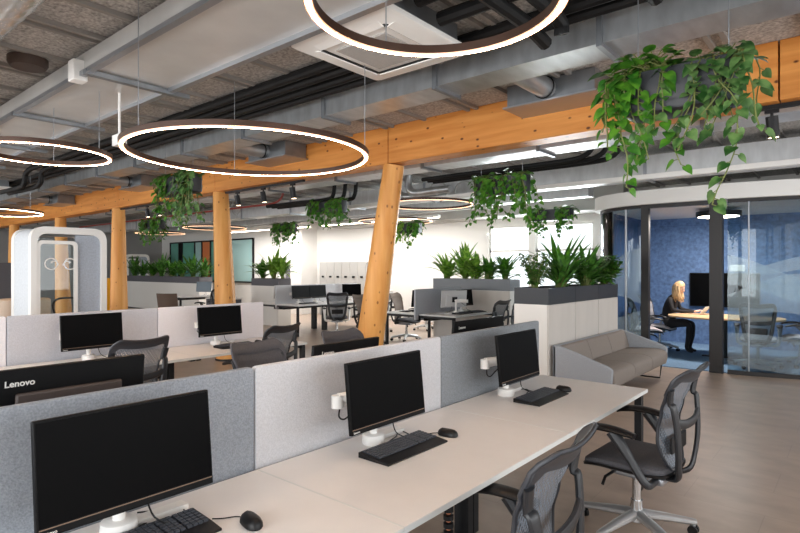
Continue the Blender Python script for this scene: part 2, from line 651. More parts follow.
# polygon (y, z) extruded along x
SIDE = Matrix(((0, 0, 1, 0), (1, 0, 0, 0), (0, 1, 0, 0), (0, 0, 0, 1)))

# ================================================================ STRUCTURE
X0, X1, Y0, Y1, ZC = -26.0, 4.0, -3.0, 13.0, 3.42
b = MB(); b.span(X0, X1, Y0, Y1 + 0.3, -0.1, 0)
struct(b.build('floor', M['floor']))
b = MB(); b.span(X0, X1, Y0, Y1 + 0.3, ZC, ZC + 0.12)
struct(b.build('ceiling', M['wool']))
b = MB()
x = -25.3
i = 0
while x < 3.5:
    b.span(x - 0.02, x + 0.02, Y0 + 0.1, Y1, ZC - 0.035, ZC)
    if i % 2:
        b.span(x + 0.09, x + 0.13, Y0 + 0.1, Y1, ZC - 0.035, ZC)
    x += 0.625
    i += 1
struct(b.build('trim_ceiling_battens', M['batten']))
b = MB()
for y in (-1.1, 0.6, 2.45, 4.25, 6.9, 8.1, 10.3):
    b.span(X0, X1, y, y + 0.02, ZC - 0.012, ZC)
struct(b.build('trim_ceiling_joints', M['batten']))

# far wall with two window openings
b = MB()
WX = [(-7.75, -6.55), (-6.38, -4.88)]
b.span(X0, -7.75, Y1, Y1 + 0.2, 0, ZC)
b.span(-6.55, -6.38, Y1, Y1 + 0.2, 0, ZC)
b.span(-4.88, X1, Y1, Y1 + 0.2, 0, ZC)
for a, c in WX:
    b.span(a, c, Y1, Y1 + 0.2, 0, 0.85)
    b.span(a, c, Y1, Y1 + 0.2, 2.72, ZC)
struct(b.build('wall_far', M['white'], smooth=False))
for n, (a, c) in enumerate(WX):
    t = thing('window_%d' % (n + 1), ('left' if n == 0 else 'right') + ' bright window in the white far wall behind hanging plants', 'window', ((a + c) / 2, Y1 + 0.08, 0))
    struct(t)
    hw = (c - a) / 2
    f = MB()
    for sx in (-1, 1):
        f.span(sx * hw, sx * (hw - 0.05), -0.03, 0.03, 0.85, 2.72)
    for z in (0.85, 2.02, 2.66):
        f.span(-hw, hw, -0.03, 0.03, z, z + 0.06)
    f.build('window_frame', M['white'], t, smooth=False)
    f = MB(); f.span(-hw, hw, -0.006, 0.006, 0.9, 2.68)
    f.build('window_pane', M['glass'], t)
b = MB()
b.span(X0, X1, Y0 - 0.2, Y0, 0, 0.55); b.span(X0, X1, Y0 - 0.2, Y0, 2.95, ZC)
x = X0
while x < X1:
    b.span(x, x + 0.5, Y0 - 0.2, Y0, 0.55, 2.95)
    x += 2.9
struct(b.build('wall_front', M['white'], smooth=False))
b = MB()
b.span(X1, X1 + 0.2, Y0 - 0.2, Y1 + 0.2, 0, 0.55); b.span(X1, X1 + 0.2, Y0 - 0.2, Y1 + 0.2, 2.95, ZC)
y = Y0 - 0.2
while y < Y1:
    b.span(X1, X1 + 0.2, y, y + 0.5, 0.55, 2.95)
    y += 2.7
struct(b.build('wall_right', M['white'], smooth=False))
b = MB(); b.span(X0 - 0.2, X0, Y0, Y1 + 0.2, 0, ZC)
struct(b.build('wall_left', M['greywall']))
b = MB(); b.span(-13.2, -3.9, 12.1, Y1, 2.9, ZC)
struct(b.build('trim_bulkhead', M['soffit']))
b = MB(); b.span(-15.35, -14.75, 12.3, Y1, 0, ZC)
struct(b.build('wall_pillar', M['white']))

# teal-glazed band in the far wall on the left
t = thing('window_3', 'black framed interior window with teal green panes at the far left', 'window', (-21.2, Y1, 0))
struct(t)
f = MB()
xs = [-3.9, -3.1, -2.8, -1.7, -1.1, -0.4, 1.0, 2.7]
for x in xs:
    f.span(x - 0.04, x + 0.04, -0.06, 0, 1.0, 2.8)
for z in (1.0, 2.74):
    f.span(-3.94, 2.74, -0.06, 0, z, z + 0.06)
f.build('window_frame', M['black'], t, smooth=False)
for k in range(7):
    f = MB(); f.span(xs[k], xs[k + 1], -0.03, -0.01, 1.03, 2.76)
    f.build('window_pane', M[['teal', 'black', 'teal', 'palecyan', 'orange', 'teal', 'palecyan'][k]], t)

# ---- meeting room shell
CURVE = catmull([(2.6, 11.6, 0), (1.7, 10.75, 0), (0.8, 10.2, 0), (0.05, 9.95, 0), (-0.68, 9.74, 0), (-1.15, 9.62, 0), (-1.72, 9.55, 0), (-2.72, 9.55, 0), (-3.2, 9.68, 0), (-3.52, 9.92, 0), (-3.7, 10.28, 0), (-3.75, 10.8, 0)], 8)


def ribbon(mb, pts, off0, off1, z0, z1):
    P = [Vector(p) for p in pts]
    N = []
    for i in range(len(P)):
        d = (P[min(i + 1, len(P) - 1)] - P[max(i - 1, 0)]).normalized()
        N.append(Vector((-d.y, d.x, 0)))     # points outwards (towards the camera) for the curve's direction
    vs = []
    for p, n in zip(P, N):
        for o_, z in ((off0, z0), (off1, z0), (off1, z1), (off0, z1)):
            q = p + n * o_
            vs.append((q.x, q.y, z))
    fs = []
    for i in range(len(P) - 1):
        for j in range(4):
            fs.append((i * 4 + j, i * 4 + (j + 1) % 4, i * 4 + 4 + (j + 1) % 4, i * 4 + 4 + j))
    fs.append((0, 1, 2, 3))
    e = (len(P) - 1) * 4
    fs.append((e + 3, e + 2, e + 1, e))
    mb.add(vs, fs)
    return mb


def sub_curve(x0, x1):
    return [p for p in CURVE if x0 <= p.x <= x1]


b = MB(); ribbon(b, CURVE, 0.12, -0.06, 2.64, 2.87)
struct(b.build('trim_meeting_fascia', M['white']))
b = MB()
ring = [(p.x, p.y) for p in CURVE] + [(-3.75, 12.95), (2.6, 12.95)]
b.prism(ring, 2.66, 2.72)
struct(b.build('ceiling_meeting_room', M['white']))
b = MB()
ring = [(p.x, p.y + 0.03) for p in CURVE] + [(-3.72, 12.95), (2.6, 12.95)]
b.prism(ring, 0.0, 0.012)
struct(b.build('floor_meeting_carpet', M['carpet']))
b = MB(); b.span(-3.75, 2.6, 12.85, 12.95, 0, 2.66)
struct(b.build('wall_meeting_back', M['blue']))
b = MB(); b.span(-3.78, -3.7, 10.9, 12.85, 0, 2.66)
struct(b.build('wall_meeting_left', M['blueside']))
b = MB(); b.span(2.52, 2.62, 11.6, 12.85, 0, 2.66)
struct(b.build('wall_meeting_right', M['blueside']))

t = thing('door_1', 'dark framed open doorway of the curved glass meeting room', 'door', (0, 0, 0))
struct(t)
f = MB()
f.span(-2.78, -2.66, 9.5, 9.6, 0, 2.66)
f.build('door_post', M['frame'], t, bevel=0.004)
f = MB()
f.span(-1.78, -1.6, 9.49, 9.61, 0, 2.66)
f.build('door_post', M['frame'], t, bevel=0.004)
f = MB()
f.span(-2.66, -1.78, 9.5, 9.6, 2.58, 2.66)
f.build('door_head', M['frame'], t)
for n, (xa, xb, nm) in enumerate([(-1.6, 2.6, 'right'), (-3.75, -2.72, 'left')]):
    pts = sub_curve(xa, xb)
    t = thing('window_%d' % (n + 4), 'curved frosted glass wall to the %s of the meeting room doorway' % nm, 'glass wall', (0, 0, 0))
    struct(t)
    f = MB(); ribbon(f, pts, 0.008, -0.008, 0.06, 2.6)
    f.build('glass_pane', M['tinted'], t)
    f = MB(); ribbon(f, pts, 0.03, -0.03, 0, 0.06)
    f.build('bottom_rail', M['frame'], t)
    f = MB(); ribbon(f, pts, 0.03, -0.03, 2.59, 2.66)
    f.build('top_rail', M['frame'], t)
    # wavy frosted bands
    f = MB()
    P = pts
    L = len(P)
    bands = [(0.10, 0.55, 0.05), (0.80, 1.28, 0.16), (1.22, 1.62, -0.14), (1.60, 1.66, 0.1)] if n == 0 else [(0.1, 0.9, 0.1), (1.0, 1.75, -0.12)]
    for z0, z1, am in bands:
        vs = []
        for i, p in enumerate(P):
            d = (P[min(i + 1, L - 1)] - P[max(i - 1, 0)]).normalized()
            q = p + Vector((-d.y, d.x, 0)) * 0.011
            u = i / (L - 1)
            za = z0 + am * math.sin(u * 7 + z0 * 3)
            zb = z1 + am * 1.5 * math.sin(u * 6 + 1.2 + z1 * 2)
            vs += [(q.x, q.y, min(za, zb)), (q.x, q.y, max(za, zb))]
        f.add(vs, [(2 * i, 2 * i + 2, 2 * i + 3, 2 * i + 1) for i in range(L - 1)])
    f.build('frosted_wave_film', M['film'], t)
    f = MB()
    for xm in ((-1.3, 0.4, 1.6) if n == 0 else (-3.05, -3.66)):
        p = min(P, key=lambda q: abs(q.x - xm))
        f.cyl((p.x, p.y, 0.06), (p.x, p.y, 2.6), 0.012 if n == 0 else 0.02, n=8)
    f.build('glass_joint', M['alu'], t)

# ================================================================ TIMBER FRAME
bx = [-25.9, -21.0, -16.7, -12.6, -8.7, -4.65, -0.5, 3.9]
where = ['nearest the dark left end wall', 'above the white phone booth', 'between the two columns left of the hanging ring lights', 'behind the mid-left hanging planter', 'behind the largest ring light', 'crossing the middle of the room right of the front column', 'at the far right behind the big hanging planter']
for k in range(7):
    b = MB(); b.span(bx[k] + 0.006, bx[k + 1] - 0.006, 5.3, 5.56, 2.94, ZC)
    tag(b.build('timber_beam', M['beam'], bevel=0.006), 'orange glulam beam length ' + where[k], 'beam', 'glulam beam lengths')
cols = [(-4.66, -5.2, 'nearest leaning round timber column, in the centre of the room'),
        (-8.72, -8.5, 'round timber column between the two back desk clusters, under the ring light'),
        (-12.88, -12.86, 'round timber column just right of the white phone booth'),
        (-16.45, -16.2, 'round timber column seen through the phone booth glass'),
        (-20.4, -20.4, 'round timber column left of the phone booth, farthest away')]
for xt, xb_, lb in cols:
    t = thing('timber_column', lb, 'column', (xb_, 5.43, 0), 0, 'leaning timber columns')
    b = MB()
    n = 10
    b.tube([((xt - xb_) * i / n, 0, 2.94 * i / n) for i in range(n + 1)], [0.2 - 0.065 * (i / n) for i in range(n + 1)], 28)
    b.build('log', M['log'], t)
    b = MB(); b.lathe([(0.21, 0), (0.21, 0.03), (0.12, 0.035)], n=24)
    b.build('foot_plate', M['blackmetal'], t)

# ================================================================ DUCTS, PIPES, AIR CONDITIONING
# rectangular duct before the beam
t = thing('rectangular_duct', 'long rectangular galvanised duct running in front of the timber beam', 'duct', (0, 0, 0))
b = MB(); b.span(-25, 3.5, 3.91, 4.25, 3.2, 3.41)
b.build('duct_sheet', M['galv'], t, smooth=False)
for k in range(-15, 4):
    b = MB()
    x = -1.42 + 1.45 * k
    b.span(x - 0.02, x + 0.02, 3.88, 4.28, 3.17, 3.41)
    b.build('duct_flange', M['galv_dark'], t)
b = MB(); b.span(-25, 3.5, 4.33, 4.40, 3.27, 3.30)
tag(b.build('mounting_rail', M['alu']), 'thin grey rail beside the rectangular duct in front of the beam', 'rail')
# outlet boxes with round stubs
for k, lb in enumerate(['nearest, above the big hanging planter', 'behind the largest ring light', 'just left of the mid-left hanging planter', 'above the phone booth']):
    xa = -2.72 - 4.4 * k
    t = thing('air_outlet_box', 'galvanised air outlet box on the beam ' + lb, 'air outlet', (xa + 0.45, 4.9, 3.2), 0, 'air outlet boxes along the beam')
    b = MB(); b.span(-0.44, 0.44, 0, 0.38, 0, 0.21)
    b.build('box_sheet', M['galv_dark'], t, smooth=False)
    b = MB(); b.span(-0.47, 0.47, -0.04, 0.4, -0.015, 0)
    b.build('outlet_rim', M['alu'], t)
    b = MB(); b.cyl((-0.02, 0, 0.105), (-0.02, -0.64, 0.105), 0.095, n=20)
    b.build('round_stub', M['galv'], t)
    b = MB(); b.tube([(-0.02 + 0.1 * math.cos(a * PI / 12), -0.06, 0.105 + 0.1 * math.sin(a * PI / 12)) for a in range(24)], 0.008, 6, True)
    b.build('stub_collar', M['blackmetal'], t)

# wide flat duct
t = thing('flat_duct', 'wide flat grey duct hanging under the ceiling at upper left', 'duct', (0, 0, 0))
b = MB(); b.span(-16, 0.5, 1.78, 2.43, 3.2, 3.36)
b.build('duct_sheet', M['galvflat'], t, smooth=False)
for y in (1.77, 2.44):
    b = MB(); b.span(-16, 0.5, y - 0.025, y + 0.025, 3.165, 3.2)
    b.build('edge_channel', M['alu'], t)
for x in (-14.0, -12.15, -10.3, -8.45, -6.6, -4.75, -0.9):
    b = MB(); b.span(x - 0.03, x + 0.03, 1.74, 2.62, 3.15, 3.19)
    b.build('cross_channel', M['galv_dark'], t)
b = MB(); b.box((-4.93, 1.755, 3.215), (0.12, 0.11, 0.17))
tag(b.build('junction_box', M['lacquer'], bevel=0.008), 'white junction box on the edge of the wide flat duct', 'box')
b = MB(); b.lathe([(0.02, -0.06), (0.13, -0.06), (0.15, -0.03), (0.15, 0.02)], (-5.45, 1.55, ZC - 0.05))
tag(b.build('ceiling_speaker', mat('brown_cover', (70, 54, 46), 0.6)), 'round brown disc on the ceiling beside the wide flat duct', 'ceiling fitting')
t = thing('conduit_drop', 'white conduit hanging from the flat duct with a small box at its end', 'conduit', (-5.2, 2.2, 2.74))
b = MB(); b.cyl((0, 0, 0.06), (0, 0, 0.47), 0.012, n=8)
b.build('conduit', M['lacquer'], t)
b = MB(); b.box((0, 0, 0.03), (0.16, 0.07, 0.1))
b.build('socket_box', M['lacquer'], t, bevel=0.006)

# round spiral duct
b = MB()
npt = 300
b.tube([(-16 + 17.5 * i / npt, 0.88, 3.17) for i in range(npt + 1)], [0.2 + (0.006 if i % 3 == 0 else 0) for i in range(npt + 1)], 32)
tag(b.build('spiral_duct', mat('bright_spiral_sheet', (222, 224, 224), 0.24, metal=0.9, var=0.06, scale=6), angle=60), 'round spiral galvanised duct in the top left corner', 'duct')

# dark insulated pipes before the beam
for k, (y, z, xa, xb_) in enumerate([(3.24, 3.36, -13.2, -3.25), (3.4, 3.36, -13.2, -3.25), (3.57, 3.36, -24, 3.4), (3.73, 3.36, -24, 3.4)]):
    b = MB()
    pts = [(xa, y, z), (xb_, y, z)]
    if k < 2:
        pts = catmull([(-13.1, y, 3.1), (-12.0 + 0.3 * k, y, 3.08), (-11.6 + 0.3 * k, y, 3.12), (-11.5 + 0.3 * k, y, 3.3), (-11.2 + 0.3 * k, y, 3.36)], 6) + [Vector((xb_, y, z))]
    b.tube(pts, 0.045, 10)
    tag(b.build('insulated_pipe', M['pipe']), ['black insulated pipe under the ceiling nearest the flat duct', 'second black insulated pipe from the flat duct', 'long black pipe behind the ceiling cassette', 'long black pipe closest to the rectangular duct'][k], 'pipe', 'black insulated pipes under the ceiling')
for k, (pts, lb) in enumerate([
        ([(-2.2, 3.05, 3.3), (-1.6, 3.05, 3.3), (0.6, 3.05, 3.3)], 'black pipe leaving the right side of the ceiling cassette'),
        ([(-2.2, 2.8, 3.34), (-1.5, 2.8, 3.34), (0.6, 2.8, 3.34)], 'upper black pipe right of the ceiling cassette'),
        ([(-1.55, 0.9, 3.28), (-1.55, 2.2, 3.28), (-1.55, 3.4, 3.28), (-1.55, 3.55, 3.18)], 'black pipe crossing above the top ring light'),
        ([(-1.75, 2.55, 3.26), (-1.72, 3.3, 3.24), (-1.72, 3.66, 3.2)], 'black pipe ending beside the rectangular duct above the top ring light'),
        ([(-1.0, 2.6, 3.3), (-0.98, 3.2, 3.3), (-0.96, 3.6, 3.26)], 'short black pipe right of the top ring light')]):
    b = MB(); b.tube(catmull(pts, 6), 0.05, 10)
    tag(b.build('insulated_pipe', M['pipe']), lb, 'pipe', 'black pipes around the cassette')


def cassette(loc, lb):
    t = thing('ceiling_cassette', lb, 'air conditioner', loc, 0, 'ceiling cassettes')
    b = MB(); b.span(-0.4, 0.4, -0.4, 0.4, 0.05, 0.22)
    b.build('body', M['galv_dark'], t)
    b = MB()
    b.pad((0, 0, 0), 0.48, 0.48, [(0.02, 0.0), (0, 0.012), (0, 0.045), (0.02, 0.05)], ex=24, n=64)
    b.build('fascia', M['lacquer'], t)
    b = MB(); b.span(-0.24, 0.24, -0.24, 0.24, -0.012, 0.0)
    b.build('intake_grille', mat('grille_grey', (176, 172, 168), 0.6, var=0.2, scale=60, stretch=(1, 12, 1)), t, bevel=0.006)
    for q in range(4):
        mx = Matrix.Rotation(q * R90, 4, 'Z')
        b = MB()
        m2 = mx @ Matrix.Translation((0, 0.36, -0.004)) @ Matrix.Rotation(0.25, 4, 'X')
        b.box((0, 0, 0), (0.62, 0.075, 0.008), mx=m2)
        b.build('louver', M['lacquer'], t)
        b = MB(); b.box((0, 0, 0), (0.64, 0.03, 0.004), mx=mx @ Matrix.Translation((0, 0.318, -0.002)))
        b.build('air_slot', M['black'], t)


cassette((-2.71, 3.02, 3.2), 'white square ceiling cassette air conditioner near the top ring light')
cassette((-13.7, 3.05, 3.2), 'white ceiling cassette air conditioner at the far left')

# beyond the beam
t = thing('rectangular_duct', 'grey rectangular duct running just beyond the timber beam', 'duct', (0, 0, 0))
b = MB(); b.span(-24, 3.6, 6.1, 6.5, 3.02, 3.4)
b.build('duct_sheet', M['galv_far'], t, smooth=False)
for k in range(-12, 3):
    b = MB()
    x = -1.2 + 1.75 * k
    b.span(x - 0.02, x + 0.02, 6.07, 6.53, 2.99, 3.4)
    b.build('duct_flange', M['galv_dark'], t)
t = thing('rectangular_duct', 'shiny rectangular duct above the curved meeting room front', 'duct', (0, 0, 0))
b = MB(); b.span(-24, 3.6, 8.75, 9.2, 2.97, 3.3)
b.build('duct_sheet', M['galv_far'], t, smooth=False)
for k in range(-10, 2):
    b = MB()
    x = -0.4 + 2.1 * k
    b.span(x - 0.02, x + 0.02, 8.72, 9.23, 2.94, 3.32)
    b.build('duct_flange', M['alu'], t)
for k in range(3):
    y = 7.0 + 0.15 * k
    b = MB()
    b.tube(catmull([(-5.4, y, 3.02), (-4.4, y, 3.02), (-3.1 + 0.12 * k, y, 3.02), (-2.75 + 0.12 * k, y, 3.06), (-2.62 + 0.12 * k, y, 3.2), (-2.6 + 0.12 * k, y, 3.42)], 7), 0.034, 10)
    tag(b.build('insulated_pipe', M['pipe']), ['nearest', 'middle', 'farthest'][k] + ' of three black pipes bending up into the ceiling beyond the beam', 'pipe', 'three bending black pipes')
    b = MB()
    y = 7.52 + 0.15 * k
    b.tube(catmull([(-10.2, y, 2.98), (-9.2, y, 2.98), (-8.3 + 0.15 * k, y, 2.98), (-8.05 + 0.15 * k, y, 3.05), (-8.0 + 0.15 * k, y, 3.4)], 7), 0.04, 10)
    tag(b.build('insulated_pipe', M['pipe']), ['nearest', 'middle', 'farthest'][k] + ' of the black pipe bends seen left of the front column', 'pipe', 'black pipe bends left of the column')
b = MB(); b.span(-9, 2.5, 8.2, 8.3, 2.86, 2.93)
tag(b.build('cable_tray', M['lacquer'], bevel=0.005), 'long white cable tray hung before the meeting room fascia', 'cable tray')
b = MB(); b.span(-22, -6, 10.2, 10.35, 2.9, 2.95)
tag(b.build('cable_tray', M['pipegrey'], bevel=0.005), 'pale cable tray under the ceiling above the far desks', 'cable tray')
b = MB(); b.span(-24, -4.2, 10.9, 11.2, 3.05, 3.3)
tag(b.build('rectangular_duct', M['galv_far']), 'pale duct under the ceiling close to the far wall', 'duct')
b = MB(); b.tube(catmull([(-22, 7.9, 3.1), (-12, 7.9, 3.1), (-10.6, 7.9, 3.1), (-10.2, 7.9, 3.2), (-10.1, 7.9, 3.4)], 6), 0.025, 8)
tag(b.build('sprinkler_pipe', mat('red_pipe', (150, 60, 52), 0.5)), 'thin red pipe under the ceiling beyond the beam at left', 'pipe')
for k, (x, y, zc_) in enumerate([(-6.2, 8.5, 3.05), (-5.6, 8.5, 3.0), (-12.6, 8.3, 3.2), (-14.4, 8.3, 3.2)]):
    b = MB()
    b.tube([(x + 0.22 * math.cos(a * PI / 10), y + 0.02 * a / 10, zc_ + 0.2 * math.sin(a * PI / 10)) for a in range(-4, 15)], 0.016, 8)
    tag(b.build('flexible_conduit', M['pipegrey']), ['grey conduit loop beyond the beam right of the front column', 'second grey conduit loop beyond the beam, nearer the hanging planter', 'grey conduit loop beyond the beam between the two rear columns', 'grey conduit loop under the ceiling above the far trough plants'][k], 'conduit', 'conduit loops under the ceiling')
for k, (x, y) in enumerate([(-7.0, 8.3), (-6.5, 8.0)]):
    b = MB()
    b.tube(catmull([(x, y, 3.35), (x, y, 3.12), (x + 0.15, y, 3.0), (x + 0.6, y, 3.0), (x + 0.95, y, 3.0)], 6), 0.07, 14)
    tag(b.build('flexible_duct', M['galv']), ['silver bent pipe under the ceiling right of the front column', 'nearer silver bent pipe left of the hanging planter'][k], 'duct', 'silver bent pipes')


# ---------------------------------------------------------------- ring lights
def ring_light(x, y, z, r, lb, warm='glow'):
    t = thing('ring_light', lb, 'light', (x, y, z), 0, 'ring pendant lights')
    n = 96
    def ringm(sec):
        mb = MB()
        k = len(sec)
        vs = [((r + a) * math.cos(2 * PI * j / n), (r + a) * math.sin(2 * PI * j / n), h) for j in range(n) for a, h in sec]
        fs = [(j * k + i, j * k + (i + 1) % k, ((j + 1) % n) * k + (i + 1) % k, ((j + 1) % n) * k + i) for j in range(n) for i in range(k)]
        mb.add(vs, fs)
        return mb
    ringm([(-0.02, 0.004), (0.02, 0.004), (0.022, 0.042), (-0.022, 0.042)]).build('ring_housing', M['bronze'], t)
    df = ringm([(-0.0085, -0.004), (0.0085, -0.004), (0.0085, 0.004), (-0.0085, 0.004)])
    df.build('diffuser', M[warm], t)
    if warm == 'glow':
        for sg in (-1, 1):
            ringm([(sg * 0.0085, -0.002), (sg * 0.017, -0.002), (sg * 0.017, 0.004), (sg * 0.0085, 0.004)]).build('diffuser_edge', M['glowedge'], t)
    for q in range(3):
        a = 0.6 + q * 2 * PI / 3
        wy = y + r * math.sin(a)
        zt_ = 3.2 if 1.78 < wy < 2.43 else (3.165 if 1.7 < wy < 2.5 else 3.41)
        b = MB(); b.cyl((r * math.cos(a), r * math.sin(a), 0.042), (r * math.cos(a), r * math.sin(a), zt_ - z), 0.003, n=6)
        b.build('suspension_wire', M['alu'], t)


ring_light(-1.31, 1.78, 2.65, 0.505, 'nearest ring pendant light, cut by the top edge of the photo')
ring_light(-3.76, 2.61, 2.5, 0.93, 'largest ring pendant light hanging in front of the beam')
ring_light(-5.7, 1.75, 2.63, 0.53, 'small ring pendant light at the left edge under the flat duct')
ring_light(-12.6, 2.9, 2.65, 0.9, 'ring pendant light above the white phone booth')
ring_light(-6.1, 8.1, 2.76, 0.8, 'ring pendant light beyond the beam right of the front column', 'glowdim')
ring_light(-8.7, 10.2, 2.73, 0.9, 'lower looking ring pendant light behind the front column', 'glowdim')
ring_light(-13.2, 8.05, 2.66, 0.8, 'ring pendant light beyond the beam between the two plant troughs', 'glowdim')
ring_light(-16.5, 8.2, 2.66, 0.7, 'faraway ring pendant light right of the second timber column', 'glowdim')


for k, (xa, xb_, y, pw, lb) in enumerate([(-18.5, -13.5, 11.6, 85, 'slim white fill light bar added near the far wall at left'), (-12.9, -8.4, 11.6, 60, 'slim white fill light bar added near the far wall behind the front column')]):  # light bars added to brighten the far end of the room
    t = thing('far_fill_bar', lb, 'light', ((xa + xb_) / 2, y, 2.92), 0, 'added fill lights near the far wall')
    h = (xb_ - xa) / 2
    b = MB(); b.span(-h, h, -0.06, 0.06, 0.0, 0.07)
    b.build('housing', M['lacquer'], t)
    b = MB(); b.span(-h + 0.02, h - 0.02, -0.05, 0.05, -0.006, 0.0)
    b.build('diffuser', M['lampglow'], t)
    for sx in (-1, 1):
        b = MB(); b.cyl((sx * h * 0.8, 0, 0.07), (sx * h * 0.8, 0, 0.49), 0.004, n=6)
        b.build('suspension_wire', M['alu'], t)
    area('far_fill_light', ((xa + xb_) / 2, y, 2.905), (0, 0, 0), xb_ - xa - 0.1, 0.09, pw, (0.98, 0.99, 1))  # fill lamp for the far zone, housed in the added bar


# ---------------------------------------------------------------- track lights
def track(xa, xb_, spots, lb, slabels):
    t = thing('light_track', lb, 'track', ((xa + xb_) / 2, 5.43, 2.94), 0, 'lighting tracks under the beam')
    h = (xb_ - xa) / 2
    b = MB(); b.span(-h, h, -0.02, 0.02, -0.035, 0)
    b.build('rail', M['black'], t)
    for x, s in zip(spots, slabels):
        p = thing('spotlight', s, 'spotlight', (x, 5.43, 2.905), 0, 'black track spotlights')
        b = MB(); b.span(-0.05, 0.05, -0.015, 0.015, -0.03, 0)
        b.build('adapter', M['black'], p)
        b = MB(); b.cyl((0, 0, -0.03), (0, 0, -0.07), 0.012, n=10)
        b.build('stem', M['black'], p)
        b = MB(); b.cyl((0, -0.012, -0.06), (0.01, 0.012, -0.23), 0.045, n=18)
        b.build('lamp_can', M['black'], p)
        b = MB(); b.cyl((0.01, 0.012, -0.2295), (0.0101, 0.0122, -0.232), 0.036, n=18)
        b.build('lens', M['spotglow'], p)


track(-8.55, -6.45, [-8.2, -7.47, -6.72], 'black light track under the beam left of the front column', ['left of three spotlights on the track by the second column', 'middle of three spotlights on the track by the second column', 'right spotlight, nearest the front column'])
track(-0.78, 1.6, [-0.56, 0.7], 'black light track under the beam at the far right', ['black spotlight under the beam right of the big hanging planter', 'black spotlight on the right track past the photo edge'])
track(-13.3, -10.6, [-13.0, -11.5, -11.0], 'black light track under the beam behind the mid-left planter', ['spotlight in front of the column beside the phone booth', 'spotlight under the beam left of the mid-left planter', 'spotlight hidden partly by the mid-left planter'])

# ================================================================ PLANTS
def heart(mb, base, d, nrm, L, mi=0, fold=0.15):
    """heart-shaped leaf: base point, direction, face normal"""
    d = d.normalized()
    s_ = d.cross(nrm).normalized()
    n = s_.cross(d).normalized()
    W = L * 0.42
    prof = [(-0.08, 0.45), (0.06, 0.86), (0.28, 1.0), (0.55, 0.78), (0.8, 0.38)]
    vs = [base]
    for t, w_ in prof:
        for sg in (-1, 1):
            vs.append(base + d * (t * L) + s_ * (sg * W * w_) + n * (fold * W * w_ - 0.25 * L * t * t))
    vs.append(base + d * L - n * (0.28 * L))
    mid = []
    for t, w_ in prof:
        mid.append(len(vs))
        vs.append(base + d * (t * L) - n * (0.25 * L * t * t) if t > 0 else base + d * 0.001)
    fs = []
    for i in range(len(prof) - 1):
        l0, r0, l1, r1 = 1 + 2 * i, 2 + 2 * i, 3 + 2 * i, 4 + 2 * i
        fs.append((l0, mid[i], mid[i + 1], l1))
        fs.append((mid[i], r0, r1, mid[i + 1]))
    tip = 1 + 2 * len(prof)
    e = len(prof) - 1
    fs.append((1 + 2 * e, mid[e], tip))
    fs.append((mid[e], 2 + 2 * e, tip))
    mb.add(vs, fs, mi)


def blade(mb, base, d, L, W, droop, mi=0, seg=5):
    d = d.normalized()
    s_ = d.cross(Vector((0, 0, 1)))
    s_ = s_.normalized() if s_.length > 0.05 else Vector((1, 0, 0))
    vs = []
    p = Vector(base)
    dd = d.copy()
    wp = [0.35, 0.8, 1.0, 0.85, 0.5, 0.0]
    for i in range(seg + 1):
        w_ = W * wp[min(i, 5)]
        n = s_.cross(dd)
        vs += [p - s_ * w_ + n * w_ * 0.25, p, p + s_ * w_ + n * w_ * 0.25]
        p = p + dd * (L / seg)
        dd = (dd + Vector((0, 0, -droop / seg))).normalized()
    fs = []
    for i in range(seg):
        a = i * 3
        fs += [(a, a + 1, a + 4, a + 3), (a + 1, a + 2, a + 5, a + 4)]
    mb.add(vs, fs, mi)


